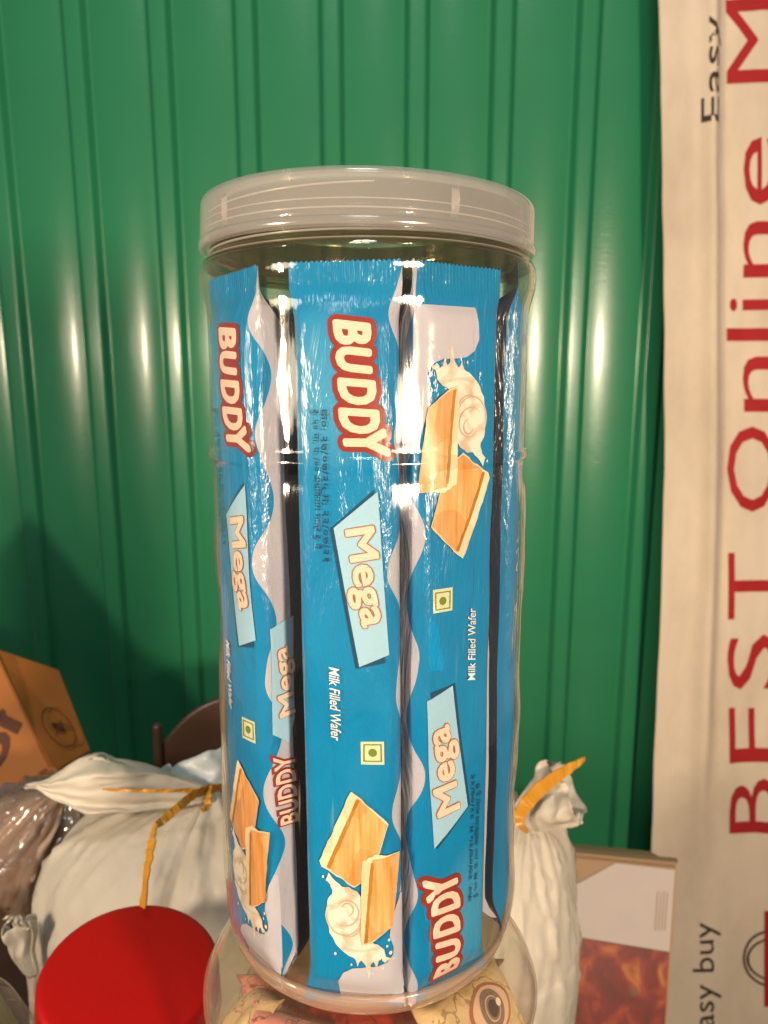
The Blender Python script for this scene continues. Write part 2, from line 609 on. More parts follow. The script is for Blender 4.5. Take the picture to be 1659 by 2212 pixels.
def text_on(s, a, b, cap, offset=0.0, shear=0.0, ref=None):
    """string s with its baseline from a to b (2D), cap height cap; returns verts2d, faces"""
    vs, fs, x0, x1 = text_shape(s, offset, shear)
    if ref is not None:
        _, _, x0, x1 = text_shape(s, ref, shear)
    a, b = Vector(a), Vector(b)
    d = b - a
    ln = d.length
    d = d / ln
    up = Vector((-d.y, d.x))
    kx, ky = ln / (x1 - x0), cap / CAPH
    return [tuple(a + d * ((x - x0) * kx) + up * (y * ky)) for x, y in vs], fs


def decal(name, v2, faces, fn, mat, parent, cut=0.0, uvscale=1.0, lift=None):
    """flat print laid on a surface: fn(u, v) -> 3D point; cut = grid that lets it follow the curve"""
    bm = bmesh.new()
    bv = [bm.verts.new((p[0], p[1], lift[i] if lift else 0.0)) for i, p in enumerate(v2)]
    for f in faces:
        try:
            bm.faces.new([bv[i] for i in f])
        except ValueError:
            pass
    big = [f for f in bm.faces if len(f.verts) > 4]
    if big:
        bmesh.ops.triangulate(bm, faces=big)
    if cut > 0:
        for ax in (0, 1):
            lo = min(v[ax] for v in v2)
            hi = max(v[ax] for v in v2)
            k = math.ceil(lo / cut)
            while k * cut < hi:
                co = [0, 0, 0]
                no = [0, 0, 0]
                co[ax] = k * cut
                no[ax] = 1
                bmesh.ops.bisect_plane(bm, geom=bm.verts[:] + bm.edges[:] + bm.faces[:], plane_co=co, plane_no=no, dist=1e-7)
                k += 1
    ul = bm.loops.layers.uv.new('UVMap')
    for f in bm.faces:
        for l in f.loops:
            l[ul].uv = (l.vert.co.x * uvscale, l.vert.co.y * uvscale)
    for v in bm.verts:
        v.co = Vector(fn(v.co.x, v.co.y, v.co.z) if lift else fn(v.co.x, v.co.y))
    bmesh.ops.recalc_face_normals(bm, faces=bm.faces[:])
    return from_bm(name, bm, mat, parent, smooth=True)


def fan(poly):
    return [tuple(range(len(poly)))]


# ------------------------------------------------------------------ wafer jar
def arc_ridge(name, r, z0, z1, a0, a1, h, t, mat, parent):
    """raised moulded line following the lid skirt from angle a0 to a1"""
    verts, faces = [], []
    n = max(8, int(60 * (a1 - a0) / 1.5))
    for i in range(n + 1):
        f = i / n
        a = a0 + (a1 - a0) * f
        z = z0 + (z1 - z0) * f
        for rr, zz in ((r - 0.0002, z - h), (r + t, z - h * 0.4), (r + t, z + h * 0.4), (r - 0.0002, z + h)):
            verts.append((rr * math.sin(a), -rr * math.cos(a), zz))
    for i in range(n):
        for k in range(4):
            q = (k + 1) % 4
            faces.append((i * 4 + k, i * 4 + q, i * 4 + 4 + q, i * 4 + 4 + k))
    faces += [(3, 2, 1, 0), (n * 4, n * 4 + 1, n * 4 + 2, n * 4 + 3)]
    return mesh(name, verts, faces, mat, parent, True)


jar = empty('wafer_jar')
tag(jar, 'tall clear plastic jar with frosted lid, full of blue wafer packets', 'jar')


def dent(a, z, r):
    if r < 0.05:
        return 0.0
    k = ss(0.172, 0.155, z) * ss(0.0, 0.03, z)
    s = abs(math.sin(a))
    d = 0.0009 * noise.noise(Vector((math.sin(a) * 2.2, math.cos(a) * 2.2, z * 28))) * k
    d += 0.0006 * noise.noise(Vector((math.sin(a) * 5, math.cos(a) * 5, z * 60 + 3))) * k
    # loose bulge on the right flank
    d += 0.0010 * math.exp(-((a - R(82)) / 0.30) ** 2) * ss(0.118, 0.128, z) * ss(0.170, 0.163, z)
    return d


P_OUT = [(0.0512, 0.0100), (0.0521, 0.0150), (0.0525, 0.0230), (0.0525, 0.05), (0.0525, 0.08), (0.0525, 0.11), (0.0525, 0.14), (0.0524, 0.165),
         (0.0523, 0.1720), (0.0527, 0.1742), (0.0534, 0.1756), (0.0535, 0.1768), (0.0531, 0.1780), (0.0525, 0.1792), (0.0525, 0.1850), (0.05255, 0.20),
         (0.0525, 0.2150), (0.0527, 0.2215), (0.0535, 0.2250), (0.0544, 0.2285), (0.0547, 0.2318), (0.0543, 0.2345), (0.0531, 0.2368), (0.0515, 0.2380),
         (0.0508, 0.2392), (0.0507, 0.2402), (0.0512, 0.2408), (0.0507, 0.2416), (0.0505, 0.2440), (0.0512, 0.2452), (0.0505, 0.2464), (0.0504, 0.2520)]
prof_all = catmull(P_OUT, 5)
prof = [p for p in prof_all if p[1] <= 0.2356]
inner = [(r - 0.0007, z) for r, z in reversed(prof)]
lathe('jar_wall', prof + inner, 160, M['pet'], jar, wob=dent)
neck = [p for p in prof_all if p[1] > 0.2350]
lathe('neck', neck + [(r - 0.0011, z) for r, z in reversed(neck)], 160, M['pet_neck'], jar)
arc_ridge('neck_ring', 0.0508, 0.2393, 0.2393, R(-180), R(180), 0.00045, 0.0009, M['lid_line'], jar)
arc_ridge('neck_ring', 0.0524, 0.2369, 0.2369, R(-180), R(180), 0.00035, 0.0006, M['lid_line'], jar)
# thick moulded base with a rounded foot
P_BASE = [(0.0, 0.0070), (0.018, 0.0066), (0.032, 0.0045), (0.0395, 0.0012), (0.0425, 0.0002), (0.0450, 0.0004), (0.0475, 0.0020), (0.0497, 0.0052), (0.0511, 0.0098)]
pb = catmull(P_BASE, 5)
pbi = [(max(0, r - 0.0012), z + 0.0012) for r, z in reversed(pb)]
lathe('jar_base', [(max(r, 0.0002), z) for r, z in pb] + [(max(r, 0.0002), z) for r, z in pbi], 128, M['pet_base'], jar)

lid = None
P_LID = [(0.0518, 0.2408), (0.0520, 0.2402), (0.0531, 0.2401), (0.0535, 0.2405), (0.0535, 0.2412), (0.0532, 0.2417), (0.0531, 0.2425), (0.0530, 0.2460), (0.0529, 0.2490),
         (0.0528, 0.2522), (0.0526, 0.2533), (0.0520, 0.2539), (0.0505, 0.2541), (0.047, 0.2541), (0.046, 0.2536), (0.02, 0.2534), (0.00001, 0.2534)]
pl = catmull(P_LID, 4)
lid = lathe('lid', pl, 160, M['lid'], jar)
solidify(lid, 0.0009, 1)
lid.rotation_euler = (0, R(0.9), 0)
lid.location = (-0.0039, 0, 0.0001)


arc_ridge('moulded_line', 0.05295, 0.2483, 0.2508, R(-62), R(3), 0.00035, 0.00025, M['lid_line'], lid)
arc_ridge('moulded_line', 0.0530, 0.2466, 0.2466, R(-88), R(88), 0.00025, 0.00020, M['lid_line'], lid)
arc_ridge('moulded_line', 0.0531, 0.2443, 0.2443, R(-88), R(88), 0.00030, 0.00022, M['lid_line'], lid)
for a in (-49.5, 27.5, 97.0):
    arc_ridge('grip_bar', 0.0529, 0.24745, 0.24745, R(a - 1.25), R(a + 1.25), 0.0044, 0.0005, M['lid_line'], lid)

# ------------------------------------------------------------------ wafer packets
PW, PT, PR, PL_ = 0.0290, 0.0165, 0.0040, 0.2180
HA, HB = PW / 2, PT / 2
SEG_F, SEG_S, SEG_C = HA - PR, 2 * (HB - PR), PR * PI / 2
PERI = 4 * (HA - PR) + 4 * (HB - PR) + 4 * SEG_C


def section(u):
    """point on the rounded-rectangle section, u measured round from the middle of the front"""
    s = 1.0 if u >= 0 else -1.0
    u = abs(u)
    if u <= SEG_F:
        x, y = u, -HB
    elif u <= SEG_F + SEG_C:
        a = (u - SEG_F) / PR
        x, y = SEG_F + PR * math.sin(a), -HB + PR - PR * math.cos(a)
    elif u <= SEG_F + SEG_C + SEG_S:
        x, y = HA, -HB + PR + (u - SEG_F - SEG_C)
    elif u <= SEG_F + 2 * SEG_C + SEG_S:
        a = (u - SEG_F - SEG_C - SEG_S) / PR
        x, y = HA - PR + PR * math.cos(a), HB - PR + PR * math.sin(a)
    else:
        x, y = max(0.0, HA - PR - (u - SEG_F - 2 * SEG_C - SEG_S)), HB
    return s * x, y


def pack_surface(seed, v0, v1, e0, e1):
    """v0, v1 = ends of the wrapper; e0, e1 = (flat seal, length over which it fills out)"""
    def fn(u, v, off=0.0):
        x, y = section(u)
        de = min(v - v0, v1 - v)
        k = ss(e0[0], e0[1], v - v0) * ss(e1[0], e1[1], v1 - v)
        wx = 1.0 + 0.085 * (1 - k)
        ty = 0.045 + 0.955 * k
        yb = -0.0014 * (1 - (x / HA) ** 2) * k if y < 0 else 0.0
        nx = noise.noise(Vector((x * 55 + seed, v * 30, seed * 3.1 + (2.0 if y > 0 else 0.0))))
        n2 = noise.noise(Vector((x * 110 + seed, v * 50, 5.0 + seed)))
        nf = noise.noise(Vector((x * 55 + seed, v * 30, seed * 3.1)))
        px, py = x * wx, y * ty + yb + (nx * 0.0008 + n2 * 0.0003) * (1 if y < 0 else -1) * (0.15 + 0.85 * k) + nf * 0.0012 * (1 - k) - HB * (1 - ty) * 0.72
        # outward direction for the print offset
        ox, oy = section(u)
        cx = max(-(HA - PR), min(HA - PR, ox))
        cy = max(-(HB - PR), min(HB - PR, oy))
        nrm = Vector((ox - cx, oy - cy))
        if nrm.length > 1e-9:
            nrm.normalize()
        if ty < 0.5:
            nrm = Vector((0, -1 if y < 0 else 1))
        return Vector((px + nrm.x * off, py + nrm.y * off, v))
    return fn


# print layout: positions measured on the middle packet, turned into metres on the wrapper
AX0, AX1 = 751.0, 778.0


def art(px, py):
    d = FWD + RGT * ((px - W2) / FPX) + UPV * ((H2 - py) / FPX)
    t = (-0.0488 - CAM.y) / d.y
    p = CAM + d * t
    v = p.z - 0.0110
    xc = -0.00475 + (0.218 - v) / 0.218 * 0.0013 - 0.0004
    return (p.x - xc, v)


def poly(*pts):
    return [art(*p) for p in pts]


def splash_outline():
    rnd = random.Random(11)
    raw = [(712, 1880), (726, 1896), (741, 1908), (757, 1908), (774, 1918), (787, 1935), (790, 1965), (792, 2000), (800, 2022), (818, 2030), (832, 2042), (836, 2058),
           (846, 2064), (834, 2070), (826, 2060), (820, 2064), (816, 2080), (810, 2066), (803, 2072), (799, 2103), (792, 2072), (783, 2062), (775, 2076), (770, 2060),
           (757, 2054), (742, 2044), (727, 2030), (714, 2010), (707, 1985), (706, 1962), (709, 1945), (716, 1930), (721, 1918), (716, 1905), (706, 1897)]
    out = []
    for i, p in enumerate(raw):
        q = raw[(i + 1) % len(raw)]
        out.append(p)
        out.append(((p[0] + q[0]) / 2 + rnd.uniform(-2.2, 2.2), (p[1] + q[1]) / 2 + rnd.uniform(-2.2, 2.2)))
    return [art(*p) for p in out]


def ring_strip(c, r0, r1, a0, a1, w, n=18):
    """2D curved stroke in print space"""
    v, f = [], []
    for i in range(n + 1):
        t = i / n
        a = a0 + (a1 - a0) * t
        r = r0 + (r1 - r0) * t
        ww = w * math.sin(PI * (0.08 + 0.84 * t))
        for s in (-1, 1):
            x, y = c[0] + (r + s * ww) * math.cos(a), c[1] + (r + s * ww) * math.sin(a)
            v.append(art(x, y))
    for i in range(n):
        f.append((i * 2, i * 2 + 1, i * 2 + 3, i * 2 + 2))
    return v, f


def disc(c, r, n=16):
    return [(c[0] + r * math.cos(2 * PI * i / n), c[1] + r * math.sin(2 * PI * i / n)) for i in range(n)]


M['p_swirl'] = printed('print_milk_line', (0.52, 0.38, 0.29))


def jag(a, b, n, w, seed):
    """toothed line between two print points"""
    rnd = random.Random(seed)
    a, b = Vector(a), Vector(b)
    d = (b - a)
    nn = Vector((-d.y, d.x)).normalized()
    return [tuple(a + d * (i / n) + nn * rnd.uniform(-w, w)) for i in range(n + 1)]


def packet(name, seed, az, rad, z, flip, roll, label, full=True, lean=0.0, strip=False, side=True, side_text=False):
    root = empty(name)
    root.location = (rad * math.sin(az), -rad * math.cos(az), z)
    tag(root, label, 'wafer packet', 'wafer packets in the jar')
    # body
    v0, v1 = (-0.0155, 0.2100) if flip else (-0.0050, PL_ + 0.0025)
    e_fin, e_fold = (0.006, 0.017), (0.0012, 0.012)
    fn = pack_surface(seed, v0, v1, e_fin, e_fold) if flip else pack_surface(seed, v0, v1, e_fold, e_fin)
    us = []
    nU = 128
    for i in range(nU):
        us.append(-PERI / 2 + PERI * i / nU)
    nV = 170
    verts, faces, uvs = [], [], []
    rnd = random.Random(seed * 17 + 1)
    for j in range(nV + 1):
        v = v0 + (v1 - v0) * j / nV
        for i, u in enumerate(us):
            vv = v
            p = fn(u, v)
            if j in (0, nV):            # zigzag cut of the end seals
                zz = 0.0003 * (1 if (round(p.x / 0.0007) % 2) else -1)
                p.z += zz
            verts.append(p)
            uvs.append((u, v))
    for j in range(nV):
        for i in range(nU):
            q = (i + 1) % nU
            faces.append((j * nU + i, j * nU + q, (j + 1) * nU + q, (j + 1) * nU + i))
    me = bpy.data.meshes.new('wrapper')
    me.from_pydata([tuple(v) for v in verts], [], faces)
    ul = me.uv_layers.new(name='UVMap')
    for p in me.polygons:
        row = p.loop_indices
        for li in row:
            vi = me.loops[li].vertex_index
            uu, vv = uvs[vi]
            if vi % nU == 0 and any(me.loops[x].vertex_index % nU == nU - 1 for x in row):
                uu = PERI / 2
            ul.data[li].uv = (uu, vv)
    body = link('wrapper', me, M['wrap' if side else 'wrap_narrow'], root, True)

    def S(off):
        return lambda u, v, e=0.0: fn(u, max(v0, min(v1, v)), off + e)

    if full:
        P1, P2, P3, P4 = 0.00020, 0.00032, 0.00044, 0.00056
        C = 0.0035
        # lavender foot of the print
        pl_ = poly((738, 2168), (735, 2136), (733, 2112), (744, 2092), (764, 2081), (790, 2078), (818, 2077), (838, 2070), (850, 2056), (851, 2040), (843, 2015), (846, 1985), (856, 1955),
                   (868, 1930), (876, 1935), (878, 2136), (874, 2168))
        decal('lavender_print', pl_, fan(pl_), S(0.00034), M['p_lav'], root, cut=0.002)
        # big brand lettering, red outline under cream letters
        word = 'BUDDY'
        starts = [(729, 697, 74), (735, 757, 71), (739, 822, 76), (741, 886, 82), (749, 948, 90)]
        ends = [(733, 745), (738, 809), (743, 874), (745, 936), (760, 1000)]
        v2r, fr_, v2c, fc, lr, lc = [], [], [], [], [], []
        for ch, (sx, sy, cp), (ex, ey) in zip(word, starts, ends):
            a, b = art(sx, sy), art(ex, ey)
            cap = cp / FPX * 0.221
            for fat, V_, F_, LF in ((0.0021, v2r, fr_, lr), (0.00062, v2c, fc, lc)):
                vs, fs, lf = text_fat(ch, a, b, cap, fat, 24 if fat > 0.001 else 14, 0.22 if ch != 'Y' else 0.30)
                o0 = len(V_)
                V_ += vs
                LF += lf
                F_ += [tuple(i + o0 for i in f) for f in fs]
        decal('lettering_outline', v2r, fr_, S(P1), M['p_red'], root, cut=0.005, lift=lr)
        decal('lettering', v2c, fc, S(P2), M['p_cream'], root, cut=0.005, lift=lc)
        # banner with its offset shadow and lettering
        q = poly((812, 1058), (717, 1142), (772, 1441), (835, 1430))
        decal('banner_shadow', q, fan(q), S(P1), M['p_shadow'], root, cut=C)
        q = poly((820, 1062), (725, 1140), (780, 1437), (843, 1412))
        decal('banner_print', q, fan(q), S(P2), M['p_aqua'], root, cut=C)
        a, b = art(752, 1146), art(789, 1351)
        for nm_, fat, mat, lay in (('banner_lettering_outline', 0.00068, M['p_brown'], P3), ('banner_lettering', 0.00034, M['p_cream'], P4)):
            vs, fs, lf = text_fat('Mega', a, b, 62 / FPX * 0.225, fat)
            decal(nm_, vs, fs, S(lay), mat, root, cut=0.005, lift=lf)
        # small script line
        vs, fs = text_on('Milk Filled Wafer', art(715, 1436), art(719, 1596), 23 / FPX * 0.232, 0.012, 0.30)
        decal('script_lettering', vs, fs, S(0.0007), M['p_white'], root, cut=0.002)
        # date code
        vs, fs = text_on('क०: २७/०७/२५ म: २२/०७/२१', art(699, 884), art(704, 1212), 14 / FPX * 0.222, 0.0, 0.0)
        decal('date_code', vs, fs, S(0.0006), M['p_ink'], root, cut=0.002)
        vs, fs = text_on('रु: ५० मा. प: /०० अधिकतम मात्र रु: पै', art(681, 884), art(686, 1186), 13 / FPX * 0.222, 0.0, 0.0)
        decal('date_code', vs, fs, S(0.0006), M['p_ink'], root, cut=0.002)
        # green-dot mark
        q = poly((782, 1598), (832, 1598), (833, 1646), (783, 1646))
        decal('dot_mark_ground', q, fan(q), S(P1), M['p_vegbg'], root, cut=C)
        o4 = poly((788, 1603), (827, 1603), (828, 1640), (788, 1640))
        i4 = poly((790.5, 1605.5), (824.5, 1605.5), (825, 1637.5), (791, 1637.5))
        decal('dot_mark_frame', o4 + i4, [(0, 1, 5, 4), (1, 2, 6, 5), (2, 3, 7, 6), (3, 0, 4, 7)], S(P2), M['p_vegdot'], root)
        q = disc(art(808, 1621), 0.00125)
        decal('dot_mark', q, fan(q), S(P2), M['p_vegdot'], root)
        # milk splash and wafers
        q = splash_outline()
        decal('milk_splash', q, fan(q), S(P3), M['milk'], root, cut=C)
        V_, F_ = [], []
        for (c, r0, r1, a0, a1, w) in (((750, 1960), 20, 34, -2.6, 2.4, 1.5), ((748, 1975), 34, 40, 0.3, 3.4, 1.3), ((752, 1955), 10, 16, -3, 1.5, 1.6), ((756, 1985), 26, 30, 0.2, 2.2, 1.2)):
            vs, fs = ring_strip(c, r0, r1, a0, a1, w)
            o0 = len(V_)
            V_ += vs
            F_ += [tuple(i + o0 for i in f) for f in fs]
        decal('milk_swirl', V_, F_, S(P4), M['p_swirl'], root, cut=C)
        V_, F_ = [], []
        rr = random.Random(5)
        for (cx, cy, r) in ((845, 2050, 3.2), (838, 2035, 2.2), (727, 2052, 2.6), (829, 2080, 2.2), (762, 2072, 2.0), (851, 2064, 1.6), (700, 1890, 2.2), (842, 2022, 2.4), (808, 2090, 1.6)):
            d_ = [art(cx + r * math.cos(t * PI / 5), cy + 1.3 * r * math.sin(t * PI / 5)) for t in range(10)]
            decal('milk_drop', d_, fan(d_), S(P3), M['milk'], root)
        w1 = jag((761, 1703), (692, 1856), 14, 1.2, 1) + [(697, 1868), (712, 1874)] + jag((724, 1880), (768, 1908), 6, 1.6, 2) + [(782, 1900), (800, 1868), (822, 1836), (841, 1772)] + jag((838, 1766), (777, 1712), 8, 0.9, 3)
        q = [art(*p) for p in w1]
        decal('wafer_edge_print', q, fan(q), S(P4 + 0.0001), M['p_filling'], root, cut=C)
        w1b = jag((776, 1716), (712, 1868), 14, 1.0, 4) + jag((722, 1876), (768, 1904), 6, 1.4, 2) + [(782, 1898), (800, 1867), (821, 1834), (839, 1773), (808, 1743)]
        q = [art(*p) for p in w1b]
        decal('wafer_print', q, fan(q), S(P4 + 0.0002), M['wafer_a'], root, cut=C)
        w1c = jag((774, 1718), (708, 1868), 16, 0.8, 6) + list(reversed(jag((779.5, 1720), (715.5, 1871), 16, 1.2, 7)))
        q = [art(*p) for p in w1c]
        decal('wafer_crust_print', q, fan(q), S(P4 + 0.0003), M['p_crust'], root, cut=C)
        w2 = jag((787, 1850), (814, 1836), 4, 1.5, 8) + [(838, 1838)] + jag((862, 1836), (848, 1992), 8, 1.0, 9) + [(828, 2008)] + jag((806, 2024), (785, 2030), 3, 1.2, 10) + jag((782, 2000), (784, 1880), 6, 1.4, 11)
        q = [art(*p) for p in w2]
        decal('wafer_edge_print', q, fan(q), S(P4 + 0.0004), M['p_filling'], root, cut=C)
        w2b = jag((808, 1846), (862, 1838), 5, 1.0, 12) + [(848, 1990), (828, 2006), (806, 2020), (790, 2026)] + jag((791, 2010), (803, 1870), 8, 1.2, 13)
        q = [art(*p) for p in w2b]
        decal('wafer_print', q, fan(q), S(P4 + 0.0005), M['wafer_b'], root, cut=C)
        w2c = jag((805, 1852), (790, 2024), 14, 0.9, 14) + list(reversed(jag((811, 1852), (796.5, 2022), 14, 1.2, 15)))
        q = [art(*p) for p in w2c]
        decal('wafer_crust_print', q, fan(q), S(P4 + 0.0006), M['p_crust'], root, cut=C)
        # upside-down banner and lettering on the right-hand side
        if side_text:
            us0 = 0.0165
            q = [(us0 - 0.0008, 0.1135), (us0 + 0.0070, 0.1165), (us0 + 0.0070, 0.0840), (us0 + 0.0045, 0.0760), (us0 - 0.0010, 0.0800)]
            decal('side_banner_print', q, fan(q), S(P2), M['p_aqua'], root, cut=0.0015)
            for nm_, fat, mat, lay in (('side_banner_lettering_outline', 0.00042, M['p_brown'], P3 + 0.0001), ('side_banner_lettering', 0.0002, M['p_cream'], P4 + 0.0002)):
                vs, fs, lf = text_fat('Mega', (us0 + 0.0068, 0.0855), (us0 + 0.0046, 0.1075), 0.0058, fat, 10)
                decal(nm_, vs, fs, S(lay), mat, root, lift=lf)
            for nm_, off, mat, lay in (('side_lettering_outline', 0.10, M['p_red'], P2), ('side_lettering', 0.022, M['p_cream'], P4)):
                vs, fs = text_on('BUDDY', (us0 + 0.0074, 0.0490), (us0 + 0.0058, 0.0730), 0.0072, off, 0.2, ref=0.022)
                decal(nm_, vs, fs, S(lay), mat, root, cut=0.0015)
    if strip:
        q = [(-0.0262, 0.0), (-0.0208, 0.0), (-0.0208, 0.095), (-0.0225, 0.118), (-0.0240, 0.150), (-0.0262, 0.160)]
        decal('lavender_strip', q, fan(q), S(0.00012), M['p_lav'], root, cut=0.0035)
        vs, fs = text_on('मिल्क भरिएको वेफर', (-0.0085, 0.1070), (-0.0080, 0.1400), 0.0036)
        decal('script_lettering', vs, fs, S(0.0003), M['p_white'], root, cut=0.0035)
    # pose: face outwards, flipped packets are upside down
    mat = Matrix.Rotation(az, 4, 'Z') @ Matrix.Rotation(lean, 4, 'X') @ Matrix.Rotation(roll, 4, 'Y')
    if flip:
        mat = mat @ Matrix.Translation((0, 0, v1)) @ Matrix.Rotation(PI, 4, 'Y')
    base = Matrix.Translation(root.location) @ mat
    root.matrix_world = base
    return root


RF = 0.0500 - HB - 0.0006
packet('wafer_packet', 1, R(-4.6), RF, 0.0112, False, R(-0.45), 'blue wafer packet in the middle of the jar, lettering reading downwards, wafers at its foot', side=False)
packet('wafer_packet', 2, R(-52.5), RF, 0.0112, False, R(-1.2), 'blue wafer packet at the left of the jar, lettering reading downwards, seen at a slant', side_text=True)
packet('wafer_packet', 3, R(33), RF, 0.0062, True, R(0.1), 'upside-down blue wafer packet right of the middle one, its wafers at the top')
packet('wafer_packet', 4, R(86), RF, 0.0150, False, R(-0.6), 'narrow strip of wafer packet at the far right edge of the jar, dark side showing', full=False, strip=True)
packet('wafer_packet', 5, R(-101), RF - 0.001, 0.0115, False, R(0.3), 'wafer packet at the far left edge of the jar, barely seen', full=False)
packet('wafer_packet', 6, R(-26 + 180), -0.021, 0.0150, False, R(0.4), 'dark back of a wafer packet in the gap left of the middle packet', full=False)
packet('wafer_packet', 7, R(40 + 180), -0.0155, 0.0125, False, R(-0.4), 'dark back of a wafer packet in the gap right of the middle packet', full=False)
packet('wafer_packet', 8, R(160), 0.034, 0.0190, False, R(0.3), 'wafer packet at the back of the jar, its seal seen through the neck', full=False)

# ------------------------------------------------------------------ lower jar with wrapped sweets
lower = empty('sweets_jar', (0, 0, TZ))
tag(lower, 'round-shouldered clear jar of wrapped sweets under the wafer jar', 'jar')
Z0 = -TZ


def wob2(a, z, r):
    return 0.0006 * noise.noise(Vector((math.sin(a) * 3, math.cos(a) * 3, z * 40)))


P_LL = [(0.00001, -0.0030), (0.03, -0.0030), (0.0440, -0.0026), (0.0480, -0.0032), (0.0540, -0.0060), (0.0590, -0.0115), (0.0617, -0.0185), (0.0613, -0.0265), (0.0580, -0.0340), (0.0556, -0.0400), (0.0553, -0.048)]
o = lathe('lid', [(r, z + Z0) for r, z in catmull(P_LL, 6)], 128, M['pet_lower'], lower, wob=wob2)
solidify(o, 0.0009, 1)
P_LB = [(0.0500, -0.030), (0.0500, -0.047), (0.0545, -0.052), (0.0560, -0.060), (0.0560, -0.12), (0.0560, -0.30), (0.0555, TZ + 0.012), (0.0530, TZ + 0.0025), (0.048, TZ + 0.0006), (0.00001, TZ + 0.001)]
o = lathe('jar_wall', [(r, z + Z0) for r, z in catmull(P_LB, 5)], 96, M['pet_lower'], lower)
solidify(o, 0.0009, 1)


def sweet_material(name, base, vein, vscale):
    m, nt, out = nm(name)
    tc = N(nt, 'ShaderNodeTexCoord')
    vo = N(nt, 'ShaderNodeTexVoronoi', feature='DISTANCE_TO_EDGE', i_Scale=vscale)
    no = N(nt, 'ShaderNodeTexNoise', i_Scale=vscale * 1.2, i_Detail=4.0)
    mp = N(nt, 'ShaderNodeVectorMath', operation='ADD')
    sc = N(nt, 'ShaderNodeVectorMath', operation='SCALE')
    sc.inputs[3].default_value = 0.022
    L(nt, tc.outputs['Object'], no.inputs['Vector'])
    L(nt, no.outputs['Color'], sc.inputs[0])
    L(nt, tc.outputs['Object'], mp.inputs[0])
    L(nt, sc.outputs[0], mp.inputs[1])
    L(nt, mp.outputs[0], vo.inputs['Vector'])
    ed = math_node(nt, 'MULTIPLY', math_node(nt, 'LESS_THAN', vo.outputs['Distance'], 0.022), 0.8)
    c = mixc(nt, no.outputs[0], tuple(x * 0.7 for x in base), tuple(min(1, x * 1.2) for x in base))
    c = mixc(nt, ed, c, vein)
    p = N(nt, 'ShaderNodeBsdfPrincipled', i_Roughness=0.22)
    L(nt, c, p.inputs['Base Color'])
    nb = N(nt, 'ShaderNodeTexNoise', i_Scale=160.0, i_Detail=3.0)
    L(nt, tc.outputs['Object'], nb.inputs['Vector'])
    b = N(nt, 'ShaderNodeBump', i_Strength=1.0, i_Distance=0.0012)
    L(nt, nb.outputs[0], b.inputs['Height'])
    L(nt, b.outputs[0], p.inputs['Normal'])
    L(nt, p.outputs[0], out.inputs[0])
    return m


M['s_pink'] = sweet_material('pink_wrapper_print', (0.72, 0.27, 0.22), (0.20, 0.04, 0.03), 75)
M['s_cream'] = sweet_material('cream_wrapper_print', (0.70, 0.50, 0.26), (0.32, 0.18, 0.06), 60)
M['s_red'] = sweet_material('red_wrapper_print', (0.55, 0.045, 0.02), (0.30, 0.01, 0.01), 50)
M['s_olive'] = sweet_material('yellow_wrapper_print', (0.55, 0.40, 0.10), (0.20, 0.13, 0.03), 60)
M['eye_dark'] = plain('print_eye_pupil', (0.035, 0.022, 0.016), rough=0.25)
M['eye_iris'] = plain('print_eye_iris', (0.19, 0.13, 0.085), rough=0.25, var=0.5, scale=420)
M['eye_rim'] = plain('print_eye_rim', (0.72, 0.45, 0.30), rough=0.25)
M['eye_lid'] = plain('print_eye_lid', (0.36, 0.13, 0.045), rough=0.3, var=0.3, scale=120)
M['eye_glint'] = plain('print_eye_glint', (0.80, 0.66, 0.50), rough=0.25)


def pillow_fn(w, l, t, seed):
    def fn(u, v, off=0.0, side=1):
        x, y = u, v
        ex = max(0.0, 1 - (2 * x / l) ** 4)
        ey = max(0.0, 1 - (2 * y / w) ** 4)
        seal = ss(1.0, 0.80, abs(2 * x / l))
        h = t / 2 * math.sqrt(ex) * math.sqrt(ey) * seal + 0.0002
        n_ = noise.noise(Vector((x * 90 + seed, y * 90, seed + side))) * 0.0012 * (0.4 + seal)
        n2 = noise.noise(Vector((x * 30 + seed, y * 260, seed))) * 0.0012 * (1 - seal)
        yy = y * (1 + 0.12 * (1 - seal))
        return Vector((x, yy, side * (h + n_ * 0.7) + n2 + (off if side > 0 else 0)))
    return fn


